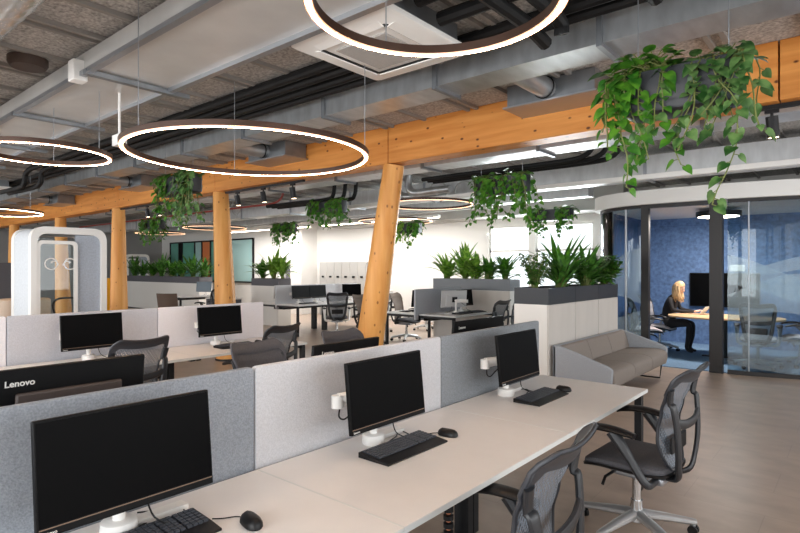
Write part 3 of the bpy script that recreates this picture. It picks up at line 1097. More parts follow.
def pothos(lb, loc, half, depth, vines, leaf, mats, seed, topn=40, group='trailing pothos in hanging planters', top=0.12, dens=0.85, reach=0.07):
    """trailing plant growing out of a trough: loc = centre of soil; vines = list of (x, dy, length)"""
    r = random.Random(seed)
    t = thing('trailing_plant', lb, 'plant', loc, 0, group)
    lm, sm = MB(), MB()
    V = Vector
    for x, dy, L in vines:
        p = V((x, dy * 0.6, 0.02))
        pts = [p]
        out = V((r.uniform(-0.4, 0.4) + x * 0.6, dy, 0)).normalized() if abs(dy) + abs(x) > 0 else V((1, 0, 0))
        p = p + out * 0.05 + V((0, 0, 0.05)); pts.append(p)
        q = V((x + out.x * 0.08, math.copysign(depth + 0.045, dy) if abs(dy) > abs(x) * 0.2 else p.y, 0.01))
        pts.append(q)
        n = max(2, int(L / 0.075))
        dr = V((r.uniform(-0.25, 0.25), r.uniform(-0.1, 0.12) * (1 if dy > 0 else -1), -1))
        for i in range(n):
            dr = (dr + V((r.uniform(-0.25, 0.25), r.uniform(-0.12, 0.12), 0))).normalized()
            dr.z = min(dr.z, -0.6)
            dr.normalize()
            q = q + dr * (L / n)
            pts.append(q)
        C_ = catmull(pts, 2)
        sm.tube(C_, 0.004, 4)
        for i in range(3, len(C_)):
            for _ in range(1 if r.random() < dens else 0):
                sc_ = leaf * r.uniform(0.65, 1.15) * (1.0 - 0.25 * i / len(C_))
                a = r.uniform(0, 2 * PI)
                dd = V((math.cos(a), math.sin(a) * 0.9 + (0.4 if dy > 0 else -0.4), r.uniform(-0.9, 0.1)))
                pb = C_[i] + dd.normalized() * leaf * 0.3
                sm.tube([C_[i], pb], 0.0022, 4)
                heart(lm, pb, dd + V((0, 0, -0.5)), V((r.uniform(-0.4, 0.4), -0.7 if dy <= 0 else 0.7, 0.8)), sc_)
    for i in range(topn):
        x = r.uniform(-half, half)
        y = r.uniform(-depth, depth)
        a = r.uniform(0, 2 * PI)
        h = r.uniform(0.02, top)
        ed = V((x, y, 0))
        ro = reach * r.uniform(0.4, 1.0)
        h *= 1.1 - 0.5 * ro / reach
        p1 = ed + V((math.cos(a) * ro, math.sin(a) * ro * 0.7, h))
        sm.tube([ed, ed + V((0, 0, h * 0.6)), p1], 0.003, 4)
        dd = V((math.cos(a), math.sin(a), r.uniform(-0.5, 0.4)))
        heart(lm, p1, dd, V((r.uniform(-0.3, 0.3), r.uniform(-0.8, 0.2), 1)), leaf * r.uniform(0.75, 1.2))
    lm.build('leaves', mats, t, angle=80)
    sm.build('vines', M['stem'], t)
    return t


def hanging_planter(lb, loc, L, D, H, wire):
    t = thing('hanging_planter', lb, 'planter', loc, 0, 'hanging black plant troughs')
    b = MB()
    b.pad((0, 0, 0), L / 2, D / 2, [(0.03, 0), (0.008, 0.01), (0, 0.03), (0, H), (0.012, H), (0.012, H - 0.04)], ex=7, n=56)
    b.build('trough', M['trough'], t)
    b = MB(); b.pad((0, 0, 0), L / 2 - 0.014, D / 2 - 0.014, [(0, H - 0.05), (0, H - 0.036)], ex=7, n=56)
    b.build('soil', M['soil'], t)
    for sx in (-1, 1):
        b = MB(); b.cyl((sx * L * 0.4, 0, H - 0.04), (sx * L * 0.4, 0, ZC - loc[2] - 0.005), 0.003, n=6)
        b.build('suspension_wire', M['alu'], t)
    return t


def vine_set(r, x0, x1, n, lo, hi, back=0.3):
    return [(r.uniform(x0, x1), (-1 if r.random() > back else 1) * 0.08, r.uniform(lo, hi)) for _ in range(n)]


# big near planter
hanging_planter('big black hanging planter nearest the camera at upper right', (-0.8, 3.5, 2.5), 0.6, 0.24, 0.25, 0.5)
pothos('bright green pothos on the left of the biggest hanging planter', (-0.99, 3.5, 2.71), 0.13, 0.1,
       [(-0.12, -0.05, 0.42), (-0.1, -0.08, 0.3), (-0.09, -0.08, 0.66), (-0.13, 0.08, 0.3), (-0.02, -0.08, 0.16), (-0.12, -0.06, 0.5), (0.05, -0.08, 0.56), (-0.05, -0.08, 0.24), (-0.13, 0.04, 0.38), (-0.12, -0.08, 0.22), (-0.13, 0.0, 0.3), (-0.11, 0.02, 0.46), (-0.13, -0.03, 0.2)], 0.092, M['g1'], 11, 130, top=0.2, dens=0.95, reach=0.16)
pothos('silver-green pothos in the middle of the biggest hanging planter', (-0.8, 3.5, 2.71), 0.05, 0.08,
       [(-0.04, -0.08, 0.34), (0.03, -0.08, 0.4)], 0.085, M['g2'], 12, 5, top=0.05, dens=0.9)
pothos('silver-green pothos on the right of the biggest hanging planter', (-0.61, 3.5, 2.71), 0.1, 0.1,
       [(-0.04, -0.08, 0.5), (0.04, -0.08, 0.42), (0.1, -0.05, 0.34), (0.03, -0.08, 0.8), (0.1, 0.03, 0.28), (0.0, -0.08, 0.4), (0.08, -0.08, 0.42), (0.1, -0.03, 0.36), (-0.06, -0.08, 0.36), (0.06, -0.06, 0.3)], 0.09, [M['g2']], 13, 70, top=0.13, dens=0.85, reach=0.13)

def planter_pair(lb, where, loc, L, n, seed, lo, hi, leaf=0.095, mats=('g1', 'g1'), topn=26):
    hanging_planter('black hanging planter ' + where, loc, L, 0.22, 0.24, 0)
    r = random.Random(seed)
    for k, sx in enumerate((-1, 1)):
        pothos('%s plant, %s end of the planter %s' % (lb, 'left' if k == 0 else 'right', where), (loc[0] + sx * L * 0.31, loc[1], loc[2] + 0.2), L * 0.17, 0.1,
               vine_set(r, -L * 0.14, L * 0.17, n, lo, hi), leaf, M[mats[k]], seed + k + 50, topn, top=0.14)


planter_pair('leafy', 'left of the second timber column before the beam', (-7.3, 3.89, 2.62), 0.95, 16, 21, 0.2, 0.66, 0.1, ('g1', 'g2'), 70)
planter_pair('bushy', 'beyond the beam beside the first column', (-14.5, 7.0, 2.62), 1.0, 15, 31, 0.2, 0.6, 0.11, ('g3', 'g1'))
planter_pair('hanging', 'beyond the beam left of the front column', (-8.2, 7.5, 2.68), 1.0, 13, 41, 0.15, 0.55, 0.1, ('g1', 'g1'))
planter_pair('thin', 'hanging low above the far bright desks', (-12.7, 9.97, 2.62), 0.95, 9, 51, 0.2, 0.6, 0.12, ('g1', 'g1'))
planter_pair('full', 'beyond the beam near the front column', (-3.78, 6.67, 2.6), 0.8, 12, 61, 0.2, 0.75, 0.095, ('g1', 'g1'), 36)
planter_pair('sparse', 'before the bright windows', (-5.15, 11.2, 2.62), 1.0, 12, 71, 0.1, 0.55, 0.11, ('g1', 'g1'), 34)
planter_pair('small', 'small, right of the front column', (-8.6, 10.6, 2.46), 0.7, 8, 81, 0.1, 0.6, 0.12, ('g4', 'g1'))


# ---------------------------------------------------------------- bushy trough plants
def rosette(lb, loc, n, L, W, mats, seed, droop=0.7, spread=1.0, stems=True, group='leafy plants in the cabinet troughs'):
    r = random.Random(seed)
    t = thing('leafy_plant', lb, 'plant', loc, 0, group)
    lm, sm = MB(), MB()
    for i in range(n):
        a = r.uniform(0, 2 * PI)
        el = r.uniform(0.35, 1.3)
        d = Vector((math.cos(a) * math.cos(el) * spread, math.sin(a) * math.cos(el) * spread, math.sin(el)))
        h0 = r.uniform(0, 0.4) * L
        base = Vector((r.uniform(-0.06, 0.06), r.uniform(-0.05, 0.05), 0))
        p = base + Vector((d.x * 0.3, d.y * 0.3, 1)).normalized() * h0
        if h0 > 0.03:
            sm.tube([base, p], 0.006, 5)
        blade(lm, p, d, L * r.uniform(0.55, 1.0), W * r.uniform(0.7, 1.15), droop * r.uniform(0.5, 1.4))
    sm.cyl((0, 0, 0), (0, 0, 0.1), 0.012, 0.008, 6)
    lm.build('leaves', mats, t, angle=80)
    sm.build('stems', M['stem'], t)
    return t


def bush(lb, loc, n, H, S, leaf, mats, seed, group='leafy plants in the cabinet troughs'):
    r = random.Random(seed)
    t = thing('leafy_plant', lb, 'plant', loc, 0, group)
    lm, sm = MB(), MB()
    for i in range(n):
        a = r.uniform(0, 2 * PI)
        top = Vector((math.cos(a) * S * r.random() ** 0.6, math.sin(a) * S * 0.6 * r.random() ** 0.6, H * r.uniform(0.5, 1)))
        pts = catmull([(top.x * 0.15, top.y * 0.15, 0), (top.x * 0.45, top.y * 0.45, top.z * 0.5), top], 4)
        sm.tube(pts, 0.004, 4)
        for q in pts[2:]:
            for _ in range(2):
                b_ = r.uniform(0, 2 * PI)
                blade(lm, q, Vector((math.cos(b_), math.sin(b_), r.uniform(-0.1, 0.9))), leaf * r.uniform(0.7, 1.2), leaf * 0.2, 0.8)
    lm.build('leaves', mats, t, angle=80)
    sm.build('stems', M['stem'], t)
    return t


# ================================================================ CABINETS WITH TROUGHS (right, behind the sofa)
Yc = [6.25, 7.08, 7.91, 8.74]
nm = ['nearest', 'middle', 'farthest']
for k in range(3):
    ya, yb = Yc[k] + 0.003, Yc[k + 1] - 0.003
    w_ = yb - ya
    t = thing('cabinet', 'tall pale cabinet behind the sofa, %s of three' % nm[k], 'cabinet', (-3.12, (ya + yb) / 2, 0), 0, 'pale cabinets behind the sofa')
    b = MB(); b.span(-0.24, 0.2, -w_ / 2, w_ / 2, 0.05, 1.15)
    b.build('carcass', M['cabinet_white'], t, smooth=False)
    b = MB(); b.span(-0.22, 0.17, -w_ / 2 + 0.01, w_ / 2 - 0.01, 0, 0.05)
    b.build('plinth', M['charcoal'], t)
    b = MB(); b.span(0.2, 0.22, -w_ / 2 + 0.004, w_ / 2 - 0.004, 0.06, 1.145)
    d_ = b.build('door', M['cabinet'], t, bevel=0.002)
    t = thing('plant_trough', 'black plant trough on the %s pale cabinet behind the sofa' % nm[k], 'planter', (-3.12, (ya + yb) / 2, 1.15), 0, 'black troughs on the pale cabinets')
    b = MB()
    for (xa, xb_, yaa, ybb) in ((-0.24, -0.225, -w_ / 2, w_ / 2), (0.205, 0.22, -w_ / 2, w_ / 2), (-0.225, 0.205, -w_ / 2, -w_ / 2 + 0.015), (-0.225, 0.205, w_ / 2 - 0.015, w_ / 2)):
        b.span(xa, xb_, yaa, ybb, 0, 0.205)
    b.span(-0.225, 0.205, -w_ / 2 + 0.015, w_ / 2 - 0.015, 0, 0.015)
    b.build('trough_shell', M['trough'], t, smooth=False)
    b = MB(); b.span(-0.225, 0.205, -w_ / 2 + 0.015, w_ / 2 - 0.015, 0.015, 0.18)
    b.build('soil', M['soil'], t, smooth=False)
zt = 1.33
bush('fine-leaved dark bush at the near end of the black troughs behind the sofa', (-3.2, 6.5, zt), 34, 0.45, 0.24, 0.1, M['g3'], 101)
rosette('leafy spiky plant second from the near end of the black troughs', (-3.05, 6.95, zt), 46, 0.45, 0.034, M['g3'], 102)
rosette('tall broad-leaved plant rising highest from the black troughs behind the sofa', (-3.2, 7.35, zt), 48, 0.66, 0.045, [M['g1']], 103, 0.5)
rosette('arching long-leaved plant in the middle of the black troughs', (-3.0, 7.7, zt), 56, 0.58, 0.04, M['g3'], 104, 0.9)
bush('bushy green plant right of the arching plant in the black troughs', (-3.15, 8.15, zt), 40, 0.42, 0.28, 0.14, M['g3'], 105)
bush('leafy green plant at the far end of the black troughs nearest the glass', (-3.02, 8.5, zt), 40, 0.42, 0.26, 0.14, M['g1'], 106)

# cabinets with grey trough behind the small middle cluster
t = thing('cabinet', 'long white cabinet carrying the grey plant trough behind the middle desk', 'cabinet', (-6.3, 10.0, 0))
b = MB(); b.span(-0.95, 0.95, -0.2, 0.2, 0.05, 1.14)
b.build('carcass', M['cabinet_white'], t, smooth=False)
b = MB(); b.span(-0.93, 0.93, -0.17, 0.18, 0, 0.05)
b.build('plinth', M['charcoal'], t)
for k in range(2):
    b = MB(); b.span(-0.94 + 0.945 * k, -0.004 + 0.945 * k, -0.22, -0.2, 0.06, 1.13)
    b.build('door', M['cabinet'], t)
t = thing('plant_trough', 'grey plant trough on the white cabinet behind the middle desk', 'planter', (-6.3, 10.0, 1.14))
b = MB(); b.span(-0.95, 0.95, -0.22, -0.2, 0, 0.23); b.span(-0.95, 0.95, 0.18, 0.2, 0, 0.23); b.span(-0.95, -0.93, -0.2, 0.18, 0, 0.23); b.span(0.93, 0.95, -0.2, 0.18, 0, 0.23); b.span(-0.93, 0.93, -0.2, 0.18, 0, 0.02)
b.build('trough_shell', M['troughgrey'], t, smooth=False)
b = MB(); b.span(-0.93, 0.93, -0.2, 0.18, 0.02, 0.2)
b.build('soil', M['soil'], t, smooth=False)
for k, (x, L, m_, lb) in enumerate([(-0.72, 0.6, 'g4', 'bright long-leaved plant at the left end of the grey trough'), (-0.25, 0.75, 'g4', 'tallest bright plant second from left in the grey trough'), (0.02, 0.55, 'g4', 'bright plant in the centre of the grey trough'), (0.35, 0.45, 'g1', 'short leafy plant third from left in the grey trough'), (0.72, 0.55, 'g1', 'bushy plant at the right end of the grey trough')]):
    rosette(lb, (-6.3 + x, 10.0, 1.34), 46, L, 0.055, M[m_], 200 + k, 0.8, group='plants in the grey trough')

# long trough far left
t = thing('cabinet', 'long low white cabinet run right of the phone booth', 'cabinet', (-19.9, 10.2, 0))
b = MB(); b.span(-3.2, 2.6, -0.25, 0.25, 0, 1.07)
b.build('carcass', M['cabinet_white'], t, smooth=False)
b = MB(); b.span(-3.2, 2.6, -0.26, -0.25, 0.0, 0.04)
b.build('plinth', M['charcoal'], t)
t = thing('plant_trough', 'long dark plant trough on the white cabinet run right of the booth', 'planter', (-19.9, 10.2, 1.07))
b = MB(); b.span(-3.2, 2.6, -0.25, -0.23, 0, 0.22); b.span(-3.2, 2.6, 0.23, 0.25, 0, 0.22); b.span(-3.2, -3.18, -0.23, 0.23, 0, 0.22); b.span(2.58, 2.6, -0.23, 0.23, 0, 0.22)
b.build('trough_shell', M['greypanel'], t, smooth=False)
b = MB(); b.span(-3.18, 2.58, -0.23, 0.23, 0, 0.18)
b.build('soil', M['soil'], t, smooth=False)
ords = ['first', 'second', 'third', 'fourth', 'fifth', 'sixth', 'seventh', 'eighth']
for k in range(8):
    lb = '%s plant from the left in the long trough right of the booth' % ords[k]
    if k % 3 == 0:
        rosette(lb, (-22.7 + 0.76 * k, 10.2, 1.24), 40, 0.75, 0.06, M['g3'], 300 + k, 0.3, 0.5, group='plants in the long far trough')
    else:
        rosette(lb, (-22.7 + 0.76 * k, 10.2, 1.24), 44, 0.68, 0.06, M['g3' if k % 2 else 'g1'], 300 + k, 0.9, group='plants in the long far trough')
t = thing('cabinet', 'white cabinet with short dark trough right of the second column', 'cabinet', (-12.85, 9.6, 0))
b = MB(); b.span(-0.62, 0.62, -0.22, 0.22, 0, 1.1)
b.build('carcass', M['cabinet_white'], t, smooth=False)
b = MB(); b.span(-0.6, 0.6, -0.235, -0.22, 0.05, 1.08)
b.build('door', M['cabinet_white'], t)
t = thing('plant_trough', 'short dark trough right of the second timber column', 'planter', (-12.85, 9.6, 1.1))
b = MB(); b.span(-0.62, 0.62, -0.22, 0.22, 0, 0.2)
b.build('trough_shell', M['greypanel'], t, smooth=False)
b = MB(); b.span(-0.6, 0.6, -0.2, 0.2, 0.2, 0.206)
b.build('soil', M['soil'], t, smooth=False)
rosette('bright long-leaved plant at the left of the short dark trough', (-13.25, 9.6, 1.306), 36, 0.6, 0.06, M['g1'], 401, 0.7, group='plants in the short dark trough')
rosette('tall bright plant at the right of the short dark trough', (-12.7, 9.6, 1.306), 40, 0.75, 0.065, M['g4'], 402, 0.6, group='plants in the short dark trough')
rosette('spreading bright plant at the far right of the short dark trough', (-12.35, 9.6, 1.306), 30, 0.62, 0.06, M['g4'], 403, 0.9, group='plants in the short dark trough')

# ================================================================ FURNITURE KINDS
def make_chair(lb, loc, rz, group):
    t = thing('office_chair', lb, 'chair', loc, rz, group)
    Wt = [(0.46, 0.10), (0.50, 0.145), (0.56, 0.18), (0.64, 0.195), (0.72, 0.19), (0.80, 0.198), (0.88, 0.222), (0.95, 0.252), (1.0, 0.268), (1.07, 0.268)]
    Ct = [(0.46, 0.01), (0.54, 0.0), (0.62, -0.015), (0.70, -0.015), (0.80, 0.008), (0.90, 0.05), (0.98, 0.09), (1.06, 0.15)]
    def lerp(T, z):
        if z <= T[0][0]: return T[0][1]
        for (a, x), (b_, y) in zip(T, T[1:]):
            if z <= b_:
                k = (z - a) / (b_ - a)
                k = k * k * (3 - 2 * k)
                return x + (y - x) * k
        return T[-1][1]
    def S(u, v, off=0.0):
        uu = u * 2 - 1
        zt_ = 1.026 + 0.04 * min(abs(uu), 0.75) ** 2 - 0.145 * (max(0, abs(uu) - 0.58) / 0.42) ** 3
        z = 0.46 + v * (zt_ - 0.46)
        x = uu * lerp(Wt, z)
        y = -0.225 - lerp(Ct, z) + 0.75 * x * x - off
        return (x, y, z)
    b = MB(); b.grid(lambda u, v: S(u, v), 28, 26)
    o = b.build('back_mesh', M['mesh'], t)
    b = MB()
    edge = [S(0, j / 24) for j in range(25)] + [S(i / 40, 1) for i in range(1, 41)] + [S(1, j / 24) for j in range(23, -1, -1)] + [S(i / 16, 0) for i in range(15, 0, -1)]
    b.tube(edge, 0.009, 8, True)
    b.slab(lambda u, v: S(u, 0.885 + 0.115 * v, -0.010), 40, 4, (0, -0.022, 0))
    b.build('back_frame', M['chairframe'], t)
    b = MB()
    for sx in (-1, 1):
        e1, e2 = S(0.5 + sx * 0.46, 0.93), S(0.5 + sx * 0.49, 0.86)
        b.tube(catmull([(e1[0], e1[1] - 0.012, e1[2]), (e2[0], e2[1] - 0.03, e2[2]), (sx * 0.216, -0.272, 0.84), (sx * 0.2, -0.284, 0.74), (sx * 0.184, -0.288, 0.62), (sx * 0.155, -0.28, 0.50), (sx * 0.10, -0.26, 0.42), (sx * 0.03, -0.16, 0.395)], 5), 0.0145, 10, flat=1.9)
    b.tube(catmull([(-0.2, -0.282, 0.75), (-0.1, -0.296, 0.73), (0, -0.3, 0.725), (0.1, -0.296, 0.73), (0.2, -0.282, 0.75)], 5), 0.013, 10, flat=2.1)
    b.build('back_rails', mat('chair_rail_dark', (33, 35, 39), 0.4), t)
    b = MB(); b.pad((0, -0.235, 0.60), 0.13, 0.012, [(0.01, -0.05), (0, -0.04), (0, 0.04), (0.01, 0.05)], ex=4)
    b.build('lumbar_pad', M['black'], t)
    fz = lambda x, y: -0.035 * max(0, (y - 0.1) / 0.15) ** 2 + 0.012 * (x / 0.25) ** 2
    b = MB(); b.pad((0, 0.015, 0.43), 0.25, 0.245, [(0.03, 0.0), (0.004, 0.008), (0.0, 0.022), (0.004, 0.036), (0.03, 0.05), (0.09, 0.052), (0.18, 0.046)], ex=4.5, n=40, fz=fz)
    b.build('seat', M['seatfab'], t)
    b = MB(); b.pad((0, 0.015, 0.405), 0.253, 0.25, [(0.06, 0.0), (0.0, 0.02), (-0.002, 0.034)], ex=4.5, n=40, fz=fz)
    b.build('seat_pan', M['black'], t)
    for sx in (-1, 1):
        b = MB()
        pts = catmull([(sx * 0.285, -0.09, 0.66), (sx * 0.287, 0.0, 0.675), (sx * 0.285, 0.1, 0.678), (sx * 0.275, 0.19, 0.665), (sx * 0.265, 0.225, 0.65)], 5)
        b.tube(pts, [0.03 + 0.016 * math.sin(PI * min(1, (i + 1) / len(pts) * 0.9 + 0.06)) for i in range(len(pts))], 12, flat=0.42)
        a_ = b.build('armrest', M['black'], t)
        b = MB()
        b.tube(catmull([(sx * 0.12, -0.15, 0.385), (sx * 0.235, -0.15, 0.39), (sx * 0.275, -0.125, 0.43), (sx * 0.284, -0.05, 0.55), (sx * 0.286, 0.035, 0.667)], 5), [0.02] * 5 + [0.022] * 10 + [0.026, 0.028, 0.03, 0.032, 0.034, 0.036], 10, flat=1.1)
        b.build('arm_post', M['charcoal'], a_)
    b = MB()
    b.box((0, -0.02, 0.375), (0.15, 0.30, 0.06)); b.box((0, -0.16, 0.38), (0.26, 0.06, 0.045))
    b.build('tilt_mechanism', M['alu'], t, bevel=0.012)
    b = MB()
    b.tube([(-0.07, 0.1, 0.37), (-0.2, 0.11, 0.365), (-0.24, 0.11, 0.33)], 0.009, 8)
    b.build('lever', M['black'], t)
    b = MB(); b.tube([(0.07, 0.06, 0.37), (0.2, 0.12, 0.36), (0.22, 0.15, 0.325)], 0.011, 8)
    b.build('lever', M['black'], t)
    b = MB(); b.cyl((0, 0, 0.12), (0, 0, 0.35), 0.026); b.cyl((0, 0, 0.08), (0, 0, 0.2), 0.034)
    b.build('gas_lift', M['chrome'], t)
    b = MB()
    b.lathe([(0.04, 0.07), (0.052, 0.08), (0.05, 0.13), (0.036, 0.14)])
    for q in range(5):
        a = 0.35 + q * 2 * PI / 5
        ca, sa = math.cos(a), math.sin(a)
        b.tube([(ca * 0.03, sa * 0.03, 0.115), (ca * 0.17, sa * 0.17, 0.10), (ca * 0.32, sa * 0.32, 0.078), (ca * 0.345, sa * 0.345, 0.075)], [0.036, 0.03, 0.023, 0.019], 10, flat=0.85)
        b.cyl((ca * 0.33, sa * 0.33, 0.04), (ca * 0.33, sa * 0.33, 0.085), 0.012, n=10)
    b.build('star_base', mat('base_aluminium', (196, 198, 200), 0.3, metal=0.75), t)
    for q in range(5):
        a = 0.35 + q * 2 * PI / 5
        ca, sa = math.cos(a) * 0.33, math.sin(a) * 0.33
        b = MB()
        ta = a + 0.9
        tx, ty = math.cos(ta), math.sin(ta)
        for sd in (-1, 1):
            b.cyl((ca + tx * 0.008 * sd, sa + ty * 0.008 * sd, 0.028), (ca + tx * 0.024 * sd, sa + ty * 0.024 * sd, 0.028), 0.028, n=16)
        b.cyl((ca - tx * 0.02, sa - ty * 0.02, 0.028), (ca + tx * 0.02, sa + ty * 0.02, 0.028), 0.012, n=10)
        b.build('caster', M['black'], t)
    return t


CH = make_chair('charcoal mesh office chair in the foreground, cut by the bottom edge', (-1.05, 1.73, 0), R90 + 0.08, 'mesh office chairs')
G = 'mesh office chairs'
dup(CH, 'charcoal mesh office chair with chrome base at the far end of the front desks', (-1.04, 3.47, 0), R90 - 0.05, G)
dup(CH, 'dark mesh chair facing the camera just behind the front desk screens, left', (-3.2, 2.5, 0), -R90 + 0.05, G, {'back_mesh': M['seatfab'], 'back_frame': M['seatfab']})
dup(CH, 'dark mesh chair low behind the middle black monitor back', (-3.25, 3.42, 0), -R90, G, {'back_mesh': M['seatfab'], 'back_frame': M['seatfab']})
dup(CH, 'grey mesh chair seen from behind at the left desk of the second row', (-4.68, 2.0, 0), R90 + 0.1, G)
dup(CH, 'dark mesh chair seen from behind at the right desk of the second row', (-4.66, 3.36, 0), R90 + 0.2, G, {'back_frame': M['charcoal']})
# middle cluster
dup(CH, 'brown-backed chair left of the middle desk, nearer the column', (-7.75, 8.3, 0), -R90, G, {'back_mesh': M['brown_fab'], 'back_frame': M['brown_fab']})
dup(CH, 'brown-backed chair left of the middle desk, nearer the plants', (-7.7, 9.4, 0), -R90 + 0.2, G, {'back_mesh': M['brown_fab'], 'back_frame': M['brown_fab']})
dup(CH, 'grey mesh chair on the right of the middle desk, nearer the camera', (-5.05, 8.45, 0), R90, G)
dup(CH, 'grey mesh chair on the right of the middle desk, nearer the plants', (-5.0, 9.05, 0), R90, G)
# far cluster
dup(CH, 'mesh chair with white arms at the near desk of the far bright cluster', (-9.35, 8.85, 0), R90 - 0.7, G, {'arm_post': M['lacquer'], 'star_base': M['lacquer']})
dup(CH, 'mesh chair with white frame at the far desk of the far bright cluster', (-9.3, 10.25, 0), R90 - 0.3, G, {'arm_post': M['lacquer'], 'star_base': M['lacquer'], 'back_frame': M['lacquer']})
dup(CH, 'white-framed mesh chair at the left end of the far bright cluster', (-9.2, 9.6, 0), R90 + 0.5, G, {'arm_post': M['lacquer'], 'star_base': M['lacquer'], 'back_rails': M['lacquer']})
dup(CH, 'mesh chair standing empty behind the far bright cluster beside the column', (-8.6, 11.3, 0), 2.6, G, {'star_base': M['lacquer']})
dup(CH, 'white-seated mesh chair beside the dark cabinet right of the second column', (-13.6, 8.1, 0), R90 + 0.4, G, {'seat': M['seatlight']})


def make_monitor(lb, loc, rz, group, wid=0.54, hei=0.325, zb=0.115, elbow=True, cat='monitor'):
    """screen faces local -y; origin on the desk top"""
    t = thing('monitor', lb, cat, loc, rz, group)
    tilt = Matrix.Translation((0, 0, zb)) @ Matrix.Rotation(math.radians(-6), 4, 'X')
    zc_ = hei / 2
    def bx(c, d):
        return [tilt @ Matrix.Translation(c), d]
    b = MB()
    b.box((0, 0, 0), (wid, 0.022, hei), mx=tilt @ Matrix.Translation((0, 0, zc_)))
    b.build('housing', M['hous'], t, bevel=0.004)
    b = MB()
    b.box((0, 0, 0), (wid * 0.66, 0.02, hei - 0.115), mx=tilt @ Matrix.Translation((0.0, 0.02, (hei - 0.055) / 2)))
    b.build('rear_cover', M['brownstrip'], t, bevel=0.008)
    b = MB(); b.box((0, 0, 0), (wid - 0.012, 0.002, hei - 0.036), mx=tilt @ Matrix.Translation((0, -0.0115, zc_ + 0.011)))
    b.build('screen', M['screen'], t)
    b = MB(); b.box((0, 0, 0), (wid - 0.012, 0.002, 0.003), mx=tilt @ Matrix.Translation((0, -0.0118, 0.024)))
    b.build('bezel_line', M['bezel'], t)
    text_mesh('Lenovo', 0.013, 'front_lettering', M['letter'], t, tilt @ Matrix.Translation((-wid / 2 + 0.012, -0.0118, 0.007)) @ UP)
    text_mesh('Lenovo', 0.031, 'rear_lettering', M['letter'], t, tilt @ Matrix.Translation((wid / 2 - 0.062, 0.0115, hei - 0.06)) @ Matrix.Rotation(PI, 4, 'Z') @ UP)
    # white arm
    b = MB(); b.lathe([(0.055, 0), (0.058, 0.01), (0.055, 0.045), (0.045, 0.05)], (0, 0.11, 0))
    b.box((0.13, 0.13, 0.012), (0.22, 0.05, 0.02))
    a_ = b.build('arm_base', M['lacquer'], t)
    b = MB(); b.cyl((0, 0.11, 0.04), (0, 0.11, 0.25), 0.02)
    b.build('arm_post', M['lacquer'], a_)
    b = MB()
    if elbow:
        b.tube([(0, 0.12, 0.225), (-0.1, 0.15, 0.23), (-0.195, 0.16, 0.23)], [0.02, 0.022, 0.026], 12)
        b.tube([(-0.2, 0.155, 0.205), (-0.2, 0.155, 0.265)], 0.03, 16)
        b.tube([(-0.195, 0.155, 0.25), (-0.1, 0.11, 0.255), (0, 0.05, 0.25)], [0.026, 0.022, 0.018], 12)
    else:
        b.tube([(0, 0.115, 0.22), (0, 0.05, 0.26)], 0.022, 12)
    b.build('arm', M['lacquer'], t)
    b = MB(); b.box((0, 0, 0), (0.1, 0.02, 0.1), mx=tilt @ Matrix.Translation((0, 0.036, zc_ * 0.95)))
    b.build('mount_plate', M['black'], t)
    b = MB()
    b.tube(catmull([(-0.2, 0.14, 0.21), (-0.215, 0.13, 0.17), (-0.19, 0.12, 0.155), (-0.15, 0.11, 0.18), (-0.1, 0.09, 0.22)], 5), 0.004, 6)
    b.build('cable', M['black'], t)
    b = MB()
    b.tube(catmull([(0.05, 0.03, 0.14), (0.08, 0.03, 0.05), (0.14, -0.02, 0.012), (0.18, 0.0, 0.01), (0.22, 0.1, 0.008)], 5), 0.003, 6)
    b.build('cable', M['black'], t)
    return t


ZD = 0.73
GM = 'black desk monitors'
MON = make_monitor('nearest black monitor at lower left on the front desk', (-1.75, 0.785, ZD), R90, GM)
dup(MON, 'black monitor in the middle of the front desk row', (-1.75, 2.01, ZD), R90, GM)
dup(MON, 'black monitor at the far end of the front desk row', (-1.75, 3.345, ZD), R90, GM)
dup(MON, 'black monitor on the left desk of the second row', (-5.5, 2.09, ZD), R90, GM)
dup(MON, 'black monitor on the right desk of the second row', (-5.5, 3.43, ZD), R90, GM)
# backs beyond the front screens
m_ = make_monitor('large black monitor seen from behind with pale lettering at the left edge', (-2.32, 0.79, ZD), -R90, GM, 0.55, 0.335, 0.18)
dup(MON, 'black monitor edge seen from behind over the middle front screen', (-2.36, 2.29, ZD - 0.0), -R90, GM)
make_monitor('wide black monitor seen from behind over the right front screen, pale lettering', (-2.36, 3.76, ZD), -R90, GM, 0.74, 0.335, 0.135)
# middle cluster
dup(MON, 'monitor with painted pale window glare on the middle desk before the grey plant trough', (-6.0, 8.75, ZD), -R90 - 0.5, GM, {'housing': M['paletone'], 'rear_cover': M['paletone']}, skip=('rear_lettering',))  # pale back puts the screen's window reflection into the colour
dup(MON, 'dark monitor turned sideways on the middle desk before the grey trough', (-6.05, 9.25, ZD), R90, GM, skip=('rear_lettering',))
dup(MON, 'dark monitor left of the screen panel on the middle desk', (-6.66, 8.55, ZD), -R90, GM, skip=('rear_lettering',))
# far cluster
dup(MON, 'pale-backed monitor behind the far bright cluster screen, nearer the lockers', (-11.05, 9.9, ZD), -R90, GM, {'housing': M['paletone'], 'rear_cover': M['paletone']})
dup(MON, 'second dark monitor on the near desk of the far bright cluster', (-10.5, 9.3, ZD), R90, GM)
dup(MON, 'dark monitor on the near desk of the far bright cluster', (-10.5, 8.75, ZD), R90, GM)
dup(MON, 'pale-backed monitor at the left of the far bright cluster', (-11.05, 8.6, ZD), -R90, GM, {'housing': M['paletone'], 'rear_cover': M['paletone']})
dup(MON, 'dark monitor on the far desk of the far bright cluster', (-10.5, 10.5, ZD), R90 - 0.4, GM)
dup(MON, 'blue-grey monitor on the high desk left of the second column', (-15.9, 9.3, ZD), 0.45, GM, {'screen': M['bluescreen'], 'housing': M['bluescreen']})


